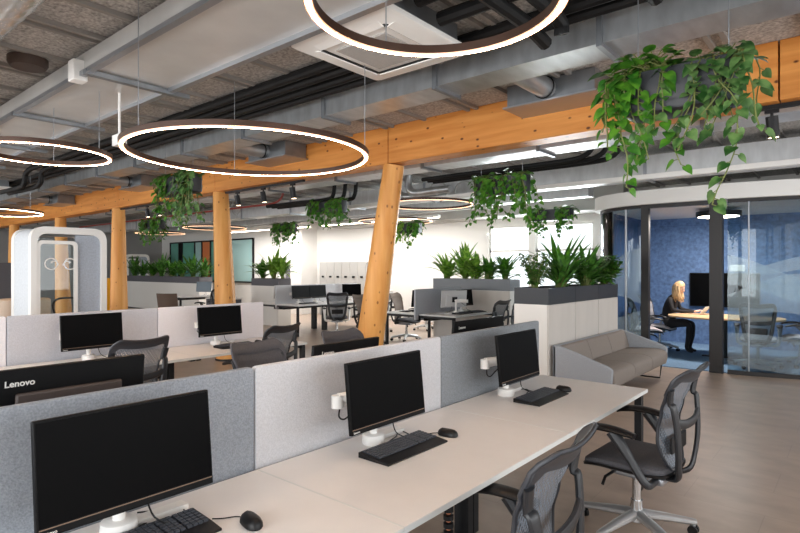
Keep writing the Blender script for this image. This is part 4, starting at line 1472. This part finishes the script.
def make_keyboard(lb, loc, rz, group):
    """typist at local -y"""
    t = thing('keyboard', lb, 'keyboard', loc, rz, group)
    b = MB()
    b.prism([(-0.10, 0), (0.085, 0), (0.085, 0.026), (-0.03, 0.018), (-0.1, 0.009)], -0.225, 0.225, SIDE)
    b.build('case', M['black'], t, bevel=0.003)
    b = MB()
    for row in range(6):
        y = 0.066 - 0.0188 * row
        z = 0.024 - 0.0013 * row
        x = -0.212
        blocks = [(15, 0.0188), (3, 0.0188), (4, 0.0188)]
        for bi, (n, st) in enumerate(blocks):
            k = 0
            while k < n:
                wd = 1
                if row == 5 and bi == 0 and k == 4:
                    wd = 6
                b.box((x + st * wd / 2, y, z + 0.003), (st * wd - 0.0035, 0.0148, 0.008))
                x += st * wd
                k += wd
            x += 0.006
    o = b.build('key_field', mat('key_caps', (60, 63, 70), 0.4), t, smooth=False)
    b = MB(); b.box((0.16, 0.079, 0.0265), (0.05, 0.004, 0.002))
    b.build('indicator_strip', M['letter'], t)
    b = MB(); b.tube(catmull([(0.0, 0.083, 0.012), (0.03, 0.12, 0.006), (0.12, 0.15, 0.005), (0.16, 0.19, 0.005), (0.1, 0.24, 0.005)], 5), 0.003, 6)
    b.build('cable', M['black'], t)
    return t


GK = 'black keyboards on the desks'
KB = make_keyboard('black keyboard at the bottom edge under the nearest monitor', (-1.72, 0.79, ZD), R90, GK)
dup(KB, 'black keyboard on the middle front desk', (-1.68, 2.03, ZD), R90, GK)
dup(KB, 'black keyboard at the far end of the front desk row', (-1.64, 3.42, ZD), R90, GK)
dup(KB, 'dark keyboard under the monitor on the right desk of the second row', (-5.32, 3.5, ZD), R90, GK)
dup(KB, 'dark keyboard under the monitor on the left desk of the second row', (-5.32, 2.1, ZD), R90, GK)
dup(KB, 'keyboard on the near right desk of the middle cluster', (-5.8, 8.75, ZD), R90, GK)
dup(KB, 'keyboard on the left side of the middle cluster', (-6.95, 8.6, ZD), -R90, GK)
dup(KB, 'keyboard on the far right desk of the middle cluster', (-5.8, 9.25, ZD), R90, GK)
dup(KB, 'keyboard on the near desk of the far bright cluster', (-10.3, 8.8, ZD), R90, GK)


def make_mouse(lb, loc, rz, group):
    t = thing('mouse', lb, 'mouse', loc, rz, group)
    b = MB()
    b.pad((0, 0, 0), 0.031, 0.056, [(0.004, 0), (0.0, 0.006), (0.001, 0.016), (0.006, 0.026), (0.014, 0.033), (0.022, 0.036)], ex=2.5, n=28, fz=lambda x, y: 0)
    b.build('shell', M['black'], t)
    b = MB(); b.box((0, 0.025, 0.034), (0.006, 0.02, 0.006))
    b.build('wheel', M['charcoal'], t)
    b = MB(); b.tube(catmull([(0, 0.055, 0.006), (-0.02, 0.085, 0.004), (-0.06, 0.1, 0.004), (-0.09, 0.12, 0.004)], 5), 0.0022, 6)
    b.build('cable', M['black'], t)
    return t


GMo = 'black computer mice'
MS = make_mouse('black mouse beside the keyboard at the bottom edge', (-1.58, 1.1, ZD), R90 - 0.2, GMo)
dup(MS, 'black mouse right of the keyboard on the middle front desk', (-1.64, 2.34, ZD), R90 + 0.1, GMo)
dup(MS, 'black mouse beside the far end front keyboard', (-1.61, 3.72, ZD), R90, GMo)
dup(MS, 'black mouse beside the right keyboard of the second row', (-5.35, 3.82, ZD), R90, GMo)


# ---------------------------------------------------------------- desks and screens
def make_desk(lb, x_back, y0, y1, side, group, ends=(False, False), depth=0.82):
    """side +1: worktop reaches towards +x from x_back; -1 the other way"""
    L = y1 - y0
    t = thing('desk', lb, 'desk', (x_back, (y0 + y1) / 2, 0), 0 if side > 0 else PI, group)
    if side < 0:
        ends = (ends[1], ends[0])
    h = L / 2 - 0.0015
    b = MB(); b.span(0, depth, -h, h, 0.707, ZD)
    b.build('worktop', [M['desk']], t, smooth=False)
    b = MB(); b.span(depth, depth + 0.003, -h, h, 0.7065, ZD - 0.001)
    for s_, e in ((-1, ends[0]), (1, ends[1])):
        if e:
            b.span(0, depth, s_ * h, s_ * (h + 0.002), 0.7065, ZD - 0.001)
        else:
            b.span(0, depth, s_ * (h - 0.003), s_ * (h + 0.0012), ZD - 0.01, ZD + 0.0004)
    b.build('edge_band', M['edge'], t, smooth=False)
    for s_, e in ((-1, ends[0]), (1, ends[1])):
        yy = s_ * (h - 0.03)
        if e:
            b = MB(); b.box((depth - 0.05, yy, 0.35), (0.05, 0.05, 0.69)); b.span(0.03, depth - 0.03, yy - 0.025, yy + 0.025, 0.66, 0.706)
        else:
            b = MB(); b.box((0.17, yy, 0.35), (0.1, 0.055, 0.69)); b.span(0.03, depth - 0.06, yy - 0.025, yy + 0.025, 0.68, 0.706)
        b.build('leg', M['blackmetal'], t, bevel=0.003)
    b = MB(); b.box((0.4, 0, 0.685), (0.06, L - 0.1, 0.04))
    b.build('cross_beam', M['blackmetal'], t)
    b = MB(); b.span(0.03, 0.16, -h + 0.1, h - 0.1, 0.6, 0.606); b.span(0.03, 0.036, -h + 0.1, h - 0.1, 0.6, 0.68); b.span(0.154, 0.16, -h + 0.1, h - 0.1, 0.6, 0.68)
    b.build('cable_channel', M['blackmetal'], t)
    return t


def make_screen(lb, xc, y0, y1, m, group, z0=0.62, z1=1.17):
    L = y1 - y0 - 0.006
    t = thing('desk_screen', lb, 'partition', (xc, (y0 + y1) / 2, 0), R90, group)
    poly = arc_round([(-L / 2, z0), (L / 2, z0), (L / 2, z1), (-L / 2, z1)], 0.022, 5)
    b = MB(); b.prism(poly, -0.018, 0.018, UP)
    b.build('fabric_panel', M[m], t, bevel=0.006)
    for s_ in (-1, 1):
        b = MB(); b.box((s_ * (L / 2 - 0.12), 0, 0.655), (0.06, 0.05, 0.11))
        b.build('clamp', M['blackmetal'], t)
    return t


def cable_spine(lb, x, y):
    t = thing('cable_spine', lb, 'cable spine', (x, y, 0))
    for k in range(14):
        b = MB(); b.lathe([(0.018, 0), (0.03, 0.006), (0.03, 0.034), (0.018, 0.04)], (0, 0, 0.02 + 0.047 * k), n=14)
        b.build('spine_link', M['black'], t)
    b = MB(); b.tube([(0, 0, 0.01 + 0.68 * i / 10) for i in range(11)], 0.014, 8)
    b.build('cable', mat('orange_cable', (196, 120, 84), 0.6), t)
    b = MB(); b.lathe([(0.07, 0), (0.07, 0.012), (0.02, 0.016)], n=20)
    b.build('foot', M['black'], t)


JA = [0.03, 1.42, 2.80, 4.17]
GD = 'white topped bench desks'
GS = 'fabric desk screens'
lf = ['nearest front desk with keyboard at the bottom edge', 'middle front desk between the two worktop joints', 'end front desk closest to the grey sofa']
lb_ = ['desk behind the left front screen under the lettered monitor back', 'desk behind the middle front screen', 'desk behind the right front screen']
lsn = ['grey fabric screen behind the nearest monitor', 'light grey fabric screen behind the middle front monitor', 'mid-grey fabric screen behind the far front monitor']
for k in range(3):
    make_desk(lf[k], -1.995, JA[k], JA[k + 1], 1, GD, (False, k == 2))
    make_desk(lb_[k], -2.065, JA[k], JA[k + 1], -1, GD, (False, k == 2))
    make_screen(lsn[k], -2.03, JA[k], JA[k + 1], ['grey_fab', 'light_fab', 'grey_fab2'][k], GS)
cable_spine('black cable spine with orange cable under the middle front desk', -1.86, 2.66)
JB = [0.12, 1.49, 2.86, 4.23]
lf = ['second row desk at the left photo edge', 'second row desk under the left monitor', 'second row desk under the right monitor']
lsn = ['white fabric screen at the left photo edge of the second row', 'blue-grey fabric screen behind the left monitor of the second row', 'pale fabric screen behind the right monitor of the second row']
for k in range(3):
    make_desk(lf[k], -5.79, JB[k], JB[k + 1], 1, GD, (False, k == 2))
    make_screen(lsn[k], -5.83, JB[k], JB[k + 1], ['white_fab', 'lilac_fab', 'white_fab'][k], GS)
# middle cluster
make_desk('right-hand desk of the middle cluster before the grey plant trough', -6.37, 8.15, 9.6, 1, GD, (True, True))
make_desk('left-hand desk of the middle cluster beside the front column', -6.43, 8.15, 9.6, -1, GD, (True, True))
make_screen('pale blue-grey screen between the two middle cluster desks', -6.4, 8.05, 9.6, 'lilac_fab', GS, z1=1.2)
# far cluster
for k in range(2):
    ya, yb = 8.2 + 1.4 * k, 9.6 + 1.4 * k
    make_desk(['near', 'far'][k] + ' right-hand desk of the far bright cluster', -10.77, ya, yb, 1, GD, (k == 0, k == 1))
    make_desk(['near', 'far'][k] + ' left-hand desk of the far bright cluster', -10.83, ya, yb, -1, GD, (k == 0, k == 1))
    make_screen(['near', 'far'][k] + ' pale screen of the far bright cluster', -10.8, ya, yb, 'light_fab', GS, z1=1.18)
make_desk('far desk left of the second timber column with blue-grey monitor', -16.3, 8.3, 9.7, 1, GD, (True, True))
t = thing('cabinet', 'low dark cabinet right of the second timber column', 'cabinet', (-13.9, 8.75, 0))
b = MB(); b.span(-0.55, 0.55, -0.22, 0.22, 0, 0.72)
b.build('carcass', M['greypanel'], t, smooth=False)
b = MB(); b.span(-0.57, 0.57, -0.24, 0.24, 0.72, 0.745)
b.build('worktop', M['desk'], t, smooth=False)
t = thing('side_chair', 'dark brown low armchair beside the white cabinet run', 'chair', (-15.4, 8.0, 0), 0.6)
b = MB(); b.pad((0, 0, 0.36), 0.3, 0.3, [(0.03, 0), (0, 0.02), (0, 0.1), (0.03, 0.12)])
b.build('seat', M['brown_fab'], t)
b = MB(); b.slab(lambda u, v: ((u - 0.5) * 0.6, -0.26 - 0.1 * v + 0.3 * (u - 0.5) ** 2, 0.42 + 0.45 * v), 10, 6, (0, -0.04, 0))
b.build('backrest', M['brown_fab'], t)
for sx in (-1, 1):
    for sy in (-1, 1):
        b = MB(); b.cyl((sx * 0.22, sy * 0.22, 0), (sx * 0.2, sy * 0.2, 0.37), 0.015, n=8)
        b.build('leg', M['blackmetal'], t)

# ================================================================ SOFA
t = thing('sofa', 'grey felt sofa with taupe seat in front of the pale cabinets', 'sofa', (-2.87, 7.47, 0))
SL = 1.17
b = MB(); b.span(0, 0.05, -SL, SL, 0.2, 0.66)
b.build('back_panel', M['sofa_out'], t, bevel=0.015)
side = [(0.0, 0.2), (0.70, 0.2), (0.72, 0.44), (0.66, 0.475), (0.28, 0.6), (0.06, 0.665), (0.0, 0.665)]
side = arc_round(side, 0.025, 4)
mxs = Matrix(((1, 0, 0, 0), (0, 0, 1, 0), (0, 1, 0, 0), (0, 0, 0, 1)))
for s_ in (-1, 1):
    b = MB()
    ya, yb = (SL - 0.05, SL) if s_ > 0 else (-SL, -SL + 0.05)
    b.prism(side, ya, yb, mxs)
    b.build('side_arm', M['sofa_out'], t, bevel=0.012)
prof = arc_round([(0.06, 0.2), (0.70, 0.2), (0.735, 0.30), (0.72, 0.40), (0.60, 0.43), (0.06, 0.40)], 0.05, 5)
n = 3
wseg = (2 * SL - 0.11) / n
for k in range(n):
    ya = -SL + 0.055 + wseg * k
    b = MB(); b.prism(prof, ya + 0.003, ya + wseg - 0.003, mxs)
    b.build('seat_cushion', M['sofa_in'], t, bevel=0.012)
    b = MB()
    bp = arc_round([(0.055, 0.40), (0.20, 0.40), (0.17, 0.52), (0.12, 0.655), (0.055, 0.66)], 0.03, 4)
    b.prism(bp, ya + 0.003, ya + wseg - 0.003, mxs)
    b.build('back_cushion', M['sofa_in'], t, bevel=0.012)
for y in (-SL + 0.12, SL - 0.12):
    b = MB()
    b.tube([(0.1, y, 0.2), (0.08, y, 0.01), (0.64, y, 0.01), (0.66, y, 0.2)], 0.011, 8)
    b.build('sled_leg', M['blackmetal'], t)

# ================================================================ MEETING ROOM CONTENT
t = thing('meeting_table', 'oval oak-topped table inside the blue meeting room', 'table', (-1.85, 11.15, 0))
b = MB(); b.pad((0, 0, 0.712), 0.9, 0.58, [(0.015, 0), (0.0, 0.006), (0.0, 0.022), (0.004, 0.028)], ex=2.6, n=64)
b.build('tabletop', M['oak'], t)
b = MB(); b.cyl((0, 0, 0.03), (0, 0, 0.7), 0.05); b.cyl((0.32, 0, 0.03), (0.32, 0, 0.7), 0.05); b.span(-0.2, 0.52, -0.08, 0.08, 0.68, 0.712)
b.build('column_leg', M['blackmetal'], t)
b = MB(); b.box((0.15, 0, 0.02), (1.0, 0.12, 0.03)); b.box((0.15, 0, 0.02), (0.12, 0.7, 0.028))
b.build('foot', M['blackmetal'], t, bevel=0.006)
t = thing('television', 'black wall screen on the blue wall behind the seated woman', 'television', (-2.14, 12.848, 1.15))
b = MB(); b.span(-0.62, 0.62, -0.06, -0.02, -0.35, 0.35)
b.build('housing', M['black'], t, bevel=0.006)
b = MB(); b.span(-0.605, 0.605, -0.062, -0.06, -0.335, 0.335)
b.build('screen', M['screen'], t)
b = MB(); b.span(-0.2, 0.2, -0.02, -0.001, -0.15, 0.15)
b.build('wall_bracket', M['blackmetal'], t)
b = MB(); b.box((-1.9, 12.82, 1.6), (0.26, 0.05, 0.13))
tag(b.build('video_camera_box', M['lacquer'], bevel=0.01), 'small white box on the blue wall above the wall screen', 'box')
t = thing('pendant_drum_lamp', 'round dark drum lamp under the meeting room ceiling', 'light', (-1.95, 11.2, 2.52))
b = MB(); b.lathe([(0.33, 0.0), (0.36, 0.0), (0.36, 0.09), (0.02, 0.1)], n=40)
b.build('drum', M['blackmetal'], t)
b = MB(); b.lathe([(0.325, -0.004), (0.325, 0.004)], n=40)
b.build('diffuser', M['lampglow'], t)
b = MB(); b.cyl((0, 0, 0.09), (0, 0, 0.14), 0.04)
b.build('ceiling_mount', M['blackmetal'], t)
ld = area('meeting_lamp_light', (-1.95, 11.2, 2.505), (0, 0, 0), 0.6, 0.6, 42, (1, 0.95, 0.9))
ld.data.shape = 'DISK'
LT = {'back_mesh': M['mesh_light'], 'seat': M['seatlight'], 'arm_post': M['alu']}
GC = 'light mesh chairs in the meeting room'
dup(CH, 'light-seated mesh chair the woman in black sits on', (-3.0, 11.45, 0.012), -R90 - 0.1, GC, LT)
dup(CH, 'empty light mesh chair left of the woman, closest to the doorway', (-3.05, 10.72, 0.012), -R90 + 0.5, GC, LT)
dup(CH, 'light mesh chair behind the frosted glass near the right end of the table', (-0.75, 11.0, 0.012), R90 + 0.2, GC, LT)
dup(CH, 'light mesh chair behind the frosted glass on the near side of the table', (-1.25, 10.35, 0.012), 0.1, GC, LT)


# ---------------------------------------------------------------- woman
def skin_body(name, verts, edges, radii, m, parent, root=0, sub=2):
    me = bpy.data.meshes.new(name)
    me.from_pydata(verts, edges, [])
    me.materials.append(m)
    o = bpy.data.objects.new(name, me)
    C.objects.link(o)
    o.parent = parent
    md = o.modifiers.new('skin', 'SKIN')
    md.use_smooth_shade = True
    if not me.skin_vertices:
        bpy.context.view_layer.objects.active = o
    for i, sv in enumerate(me.skin_vertices[0].data):
        rr = radii[i]
        sv.radius = rr if isinstance(rr, tuple) else (rr, rr)
        sv.use_root = (i == root)
    s_ = o.modifiers.new('sub', 'SUBSURF')
    s_.levels = s_.render_levels = sub
    return o


def chain(V, E, Rr, start, pts):
    prev = start
    for p, r in pts:
        V.append(p); Rr.append(r)
        i = len(V) - 1
        if prev is not None:
            E.append((prev, i))
        prev = i
    return prev


wt = thing('person', 'woman with long blond hair in black, seated reading at the oak table', 'person', (-2.87, 11.44, 0.012), -0.08)
# local: faces +x, left side +y
V, E, Rr = [(0.0, 0, 0.53)], [], [(0.115, 0.15)]
ch = chain(V, E, Rr, 0, [((0.02, 0, 0.66), (0.095, 0.125)), ((0.05, 0, 0.80), (0.10, 0.135)), ((0.09, 0, 0.95), (0.085, 0.14)), ((0.12, 0, 1.02), (0.06, 0.08))])
nk = chain(V, E, Rr, ch, [((0.155, 0, 1.08), 0.045), ((0.185, 0, 1.13), 0.045)])
for s_ in (-1, 1):
    chain(V, E, Rr, 3, [((0.105, s_ * 0.16, 0.985), 0.05), ((0.18, s_ * 0.215, 0.80), 0.04), ((0.32, s_ * 0.17, 0.775), 0.034), ((0.47, s_ * 0.09, 0.775), 0.026), ((0.51, s_ * 0.075, 0.78), 0.024)])
    chain(V, E, Rr, 0, [((0.06, s_ * 0.09, 0.52), 0.10), ((0.28, s_ * 0.10, 0.55), 0.078), ((0.43, s_ * 0.10, 0.535), 0.06), ((0.42, s_ * 0.09, 0.30), 0.052), ((0.38, s_ * 0.09, 0.10), 0.036), ((0.40, s_ * 0.09, 0.05), 0.035), ((0.5, s_ * 0.1, 0.028), 0.026)])
body = skin_body('body', V, E, Rr, M['blackcloth'], wt)
hd = MB()
def head_pt(u, v):
    a, e = u * 2 * PI, (v - 0.5) * PI
    x, y, z = math.cos(a) * math.cos(e), math.sin(a) * math.cos(e), math.sin(e)
    X, Y, Z = x * 0.092, y * 0.074, z * 0.112
    if z < 0:
        Y *= 1 - 0.25 * (-z)
        X += 0.012 * (-z) * (1 if x > 0 else 0.2)
    X += 0.02 * math.exp(-((y / 0.2) ** 2) - ((z + 0.12) / 0.2) ** 2) * (1 if x > 0 else 0)      # nose
    X -= 0.008 * math.exp(-(((abs(y) - 0.4) / 0.2) ** 2) - ((z - 0.12) / 0.16) ** 2) * (1 if x > 0 else 0)  # eye sockets
    return Vector((X, Y, Z))
mh = Matrix.Translation((0.225, 0, 1.205)) @ Matrix.Rotation(0.42, 4, 'Y')
hd.grid(lambda u, v: mh @ head_pt(u, v), 32, 24)
ho = hd.build('head', M['skin'], wt, angle=80)
for s_ in (-1, 1):
    b = MB(); b.lathe([(0.001, -0.009), (0.008, -0.005), (0.0095, 0), (0.008, 0.005), (0.001, 0.009)], n=10)
    b.v = [tuple(mh @ (Vector(p) + Vector((0.078, s_ * 0.031, 0.012)))) for p in b.v]
    b.build('eye', M['eye'], ho)
b = MB(); b.lathe([(0.001, -0.006), (0.016, 0), (0.001, 0.006)], n=12)
b.v = [tuple(mh @ Vector((0.086 + p[0] * 0.3, p[1], -0.062 + p[2]))) for p in b.v]
b.build('mouth', M['lips'], ho)
b = MB(); b.tube([(0.155, 0, 1.07), (0.2, 0, 1.15)], 0.045, 16)
b.build('neck', M['skin'], wt)
# hair: cap plus long locks falling to the chest
b = MB()
def hair_pt(u, v):
    a = u * 2 * PI
    e = (0.5 - v * 0.62) * PI
    x, y, z = math.cos(a) * math.cos(e), math.sin(a) * math.cos(e), math.sin(e)
    k = 1.16
    X, Y, Z = x * 0.092 * k, y * 0.08 * k, z * 0.118 * k
    if x > 0.35 and z < 0.55:
        X = min(X, 0.05 + 0.05 * z)
        Y = math.copysign(max(abs(Y), 0.068), Y)
    return mh @ Vector((X - 0.012, Y, Z + 0.004))
b.grid(hair_pt, 36, 16)
r_ = random.Random(5)
for i in range(46):
    a = r_.uniform(0.46 * PI, 1.54 * PI)
    bp = mh @ Vector((math.cos(a) * 0.095 - 0.012, math.sin(a) * 0.085, r_.uniform(-0.02, 0.05)))
    ln = r_.uniform(0.2, 0.3)
    sy = 1 if bp.y > 0 else -1
    fw = 0.005 + 0.03 * (math.cos(a) > -0.3)
    pts = catmull([bp, bp + Vector((fw * 0.4, sy * 0.02, -ln * 0.4)), bp + Vector((fw, sy * 0.016 + r_.uniform(-0.02, 0.02), -ln * 0.75)), bp + Vector((fw + 0.02, r_.uniform(-0.02, 0.02), -ln))], 4)
    b.tube(pts, [0.022 * (1 - 0.75 * (i2 / len(pts)) ** 2) for i2 in range(len(pts))], 6)
b.build('hair', M['hair'], wt, angle=80)
# hands
for s_ in (-1, 1):
    V, E, Rr = [(0.505, s_ * 0.075, 0.778)], [], [(0.024, 0.018)]
    pm = chain(V, E, Rr, 0, [((0.55, s_ * 0.062, 0.785), (0.034, 0.015)), ((0.58, s_ * 0.055, 0.79), (0.036, 0.013))])
    for f_ in range(4):
        oy = (f_ - 1.5) * 0.017
        L = [0.05, 0.06, 0.056, 0.042][f_]
        chain(V, E, Rr, pm, [((0.60, s_ * (0.055) + oy, 0.795), 0.009), ((0.60 + L * 0.6, s_ * 0.052 + oy, 0.80), 0.0085), ((0.60 + L, s_ * 0.05 + oy, 0.79), 0.0075)])
    chain(V, E, Rr, 1, [((0.565, s_ * 0.03, 0.80), 0.011), ((0.59, s_ * 0.012, 0.81), 0.009)])
    skin_body('hand', V, E, Rr, M['skin'], wt, 0, 2)
t = thing('tablet', 'white tablet held up by the woman over the oak table', 'tablet', (-2.2, 11.38, 0.755), -0.15)
mt = Matrix.Translation((0, 0, 0.068)) @ Matrix.Rotation(-0.9, 4, 'Y')
b = MB(); b.box((0, 0, 0), (0.17, 0.24, 0.009), mx=mt)
b.build('case', M['lacquer'], t, bevel=0.003)
b = MB(); b.box((0, 0, 0), (0.15, 0.215, 0.001), mx=mt @ Matrix.Translation((0, 0, 0.0053)))
b.build('screen', M['paletone'], t)

# ================================================================ PHONE BOOTH
def booth(lb, loc, rz, icons):
    """door faces local -y"""
    t = thing('phone_booth', lb, 'phone booth', loc, rz)
    W, D, H = 1.02, 0.9, 2.2
    outer = arc_round([(-W / 2, 0.02), (W / 2, 0.02), (W / 2, H), (-W / 2, H)], 0.2, 8)
    inner = arc_round([(-W / 2 + 0.08, 0.1), (W / 2 - 0.08, 0.1), (W / 2 - 0.08, H - 0.1), (-W / 2 + 0.08, H - 0.1)], 0.15, 8)
    def hoop(y0, y1, O, I, name, m, par=t):
        mb = MB()
        n = len(O)
        vs = [(x, y0, z) for x, z in O] + [(x, y0, z) for x, z in I] + [(x, y1, z) for x, z in O] + [(x, y1, z) for x, z in I]
        fs = []
        for i in range(n):
            j = (i + 1) % n
            fs += [(i, j, n + j, n + i), (2 * n + j, 2 * n + i, 3 * n + i, 3 * n + j), (j, i, 2 * n + i, 2 * n + j), (n + i, n + j, 3 * n + j, 3 * n + i)]
        mb.add(vs, fs)
        return mb.build(name, m, par)
    hoop(-D / 2, -D / 2 + 0.12, outer, inner, 'front_frame', M['lacquer'])
    hoop(D / 2 - 0.12, D / 2, outer, inner, 'rear_frame', M['lacquer'])
    sh_o = [(x * 0.985, z if z < 0.1 else z * 0.993) for x, z in outer]
    hoop(-D / 2 + 0.12, D / 2 - 0.12, sh_o, inner, 'shell', M['podside'])
    b = MB(); b.span(0.08, W / 2 - 0.075, -D / 2 + 0.05, -D / 2 + 0.075, 0.1, H - 0.11)
    b.build('side_panel', M['podblue'], t)
    do = arc_round([(-W / 2 + 0.08, 0.1), (0.1, 0.1), (0.1, H - 0.2), (-W / 2 + 0.08, H - 0.2)], 0.08, 8)
    di = arc_round([(-W / 2 + 0.12, 0.16), (0.05, 0.16), (0.05, H - 0.25), (-W / 2 + 0.12, H - 0.25)], 0.06, 8)
    dr = hoop(-D / 2 + 0.01, -D / 2 + 0.05, do, di, 'door', M['lacquer'])
    b = MB(); b.span(-W / 2 + 0.11, 0.06, -D / 2 + 0.026, -D / 2 + 0.034, 0.15, H - 0.24)
    b.build('door_glass', M['glass'], dr)
    b = MB(); b.span(-W / 2 + 0.08, 0.38, D / 2 - 0.06, D / 2 - 0.052, 0.1, H - 0.12)
    b.build('rear_glass', M['glass'], t)
    b = MB(); b.span(0.38, W / 2 - 0.075, D / 2 - 0.07, D / 2 - 0.05, 0.1, H - 0.11)
    b.build('rear_panel', M['podblue'], t)
    if icons:
        for cx, fl in ((-0.25, 1), (0.0, -1)):
            b = MB()
            cz = 1.66
            b.tube([(cx + 0.08 * math.cos(a * PI / 16), -D / 2 + 0.022, cz + 0.08 * math.sin(a * PI / 16)) for a in range(32)], 0.0095, 6, True)
            pts = [(cx + fl * (0.05 - 0.045 * math.cos(q)) - 0.01 * fl, -D / 2 + 0.022, cz + 0.05 * math.sin(q) - 0.01) for q in [PI * (0.35 + 0.9 * k / 10) - 0.6 for k in range(11)]]
            b.tube(pts, [0.018, 0.016, 0.011, 0.009, 0.008, 0.008, 0.008, 0.009, 0.011, 0.016, 0.018], 8)
            b.build('phone_symbol', M['lacquer'], dr)
    return t


booth('white rounded phone booth with glass door and two round symbols', (-9.43, 3.1, 0), R90, True)
booth('second white rounded booth far away behind the trough plants', (-24.6, 11.0, 0), R90, False)

# things seen through and around the booth
t = thing('round_table', 'low beige round table seen through the phone booth door', 'table', (-13.2, 3.7, 0))
b = MB(); b.lathe([(0.42, 0.60), (0.45, 0.62), (0.45, 0.95), (0.42, 0.97)], n=40)
b.build('tabletop', M['beige'], t)
b = MB(); b.lathe([(0.3, 0), (0.3, 0.02), (0.05, 0.05), (0.05, 0.62)], n=24)
b.build('pedestal', M['blackmetal'], t)
t = thing('wire_chair', 'black wire chair seen through the phone booth door', 'chair', (-12.6, 4.3, 0), 1.2)
b = MB(); b.pad((0, 0, 0.62), 0.22, 0.22, [(0.02, 0), (0, 0.01), (0.02, 0.03)])
b.build('seat', M['black'], t)
b = MB(); b.tube(catmull([(-0.24, 0.1, 0.65), (-0.26, -0.1, 0.85), (-0.15, -0.27, 0.98), (0.15, -0.27, 0.98), (0.26, -0.1, 0.85), (0.24, 0.1, 0.65)], 6), 0.02, 8)
b.build('backrest', M['black'], t)
for sx in (-1, 1):
    for sy in (-1, 1):
        b = MB(); b.cyl((sx * 0.22, sy * 0.22, 0), (sx * 0.17, sy * 0.17, 0.63), 0.012, n=8)
        b.build('leg', M['black'], t)
t = thing('armchair', 'yellow high-back armchair between the booth and the timber column', 'armchair', (-14.7, 5.85, 0), R90)
b = MB(); b.pad((0, 0, 0.18), 0.38, 0.36, [(0.03, 0), (0, 0.03), (0, 0.22), (0.04, 0.26)], ex=6)
b.build('seat', M['yellow'], t)
b = MB(); b.slab(lambda u, v: ((u - 0.5) * 0.82, -0.3 - 0.06 * v + 0.5 * (u - 0.5) ** 2, 0.2 + 1.15 * v), 10, 8, (0, -0.08, 0))
b.build('backrest', M['yellow'], t)
for sx in (-1, 1):
    b = MB(); b.box((sx * 0.38, -0.02, 0.42), (0.08, 0.6, 0.48))
    b.build('side_arm', M['yellow'], t, bevel=0.03)
for sx in (-1, 1):
    for sy in (-1, 1):
        b = MB(); b.cyl((sx * 0.3, sy * 0.27, 0), (sx * 0.29, sy * 0.26, 0.2), 0.018, n=8)
        b.build('leg', M['black'], t)
t = thing('cabinet', 'grey cabinet at the left photo edge beside the phone booth', 'cabinet', (-11.6, 2.0, 0))
b = MB(); b.span(-0.3, 0.3, -1.0, 0.55, 0, 1.18)
b.build('carcass', M['greywall'], t, smooth=False)
b = MB(); b.span(0.3, 0.32, -0.99, 0.54, 0.06, 1.16)
b.build('door', M['greywall'], t)
b = MB(); b.box((-11.55, 2.3, 1.21), (0.3, 0.3, 0.06))
tag(b.build('storage_box', M['black'], bevel=0.01), 'flat black box lying on the grey cabinet at the left edge', 'box')
t = thing('screen_board', 'slate grey standing board seen through the phone booth door', 'board', (-18.6, 4.7, 0), R90)
b = MB(); b.span(-0.5, 0.5, -0.03, 0.03, 0.15, 1.75)
b.build('panel', M['greypanel'], t, bevel=0.01)
for sx in (-1, 1):
    b = MB(); b.box((sx * 0.35, 0, 0.075), (0.06, 0.4, 0.15))
    b.build('foot', M['blackmetal'], t)

# far wall furniture: lockers, dark door panel
t = thing('locker_bank', 'pale locker bank with six small dark handles on the far wall', 'lockers', (-13.05, 12.6, 0))
b = MB(); b.span(-1.1, 1.1, 0, 0.38, 0, 1.8)
b.build('carcass', M['soffit'], t, smooth=False)
for k in range(6):
    xa = -1.09 + 2.18 / 6 * k
    b = MB(); b.span(xa + 0.006, xa + 2.18 / 6 - 0.006, -0.02, 0, 0.05, 1.78)
    d_ = b.build('locker_door', M['soffit'], t)
    b = MB(); b.span(xa + 0.13, xa + 0.23, -0.04, -0.02, 1.28, 1.34)
    b.build('handle', M['black'], d_)
t = thing('pin_board', 'dark grey panel with pale frame on the far white wall', 'board', (-15.95, 12.98, 1.6))
b = MB(); b.span(-0.45, 0.45, -0.05, -0.02, -0.9, 0.18)
b.build('panel', M['greypanel'], t)
b = MB(); b.span(0.45, 0.62, -0.06, -0.0, -0.95, 0.2); b.span(-0.5, -0.45, -0.06, 0, -0.95, 0.2); b.span(-0.45, 0.45, -0.06, 0, 0.18, 0.22)
b.build('frame', M['soffit'], t, smooth=False)
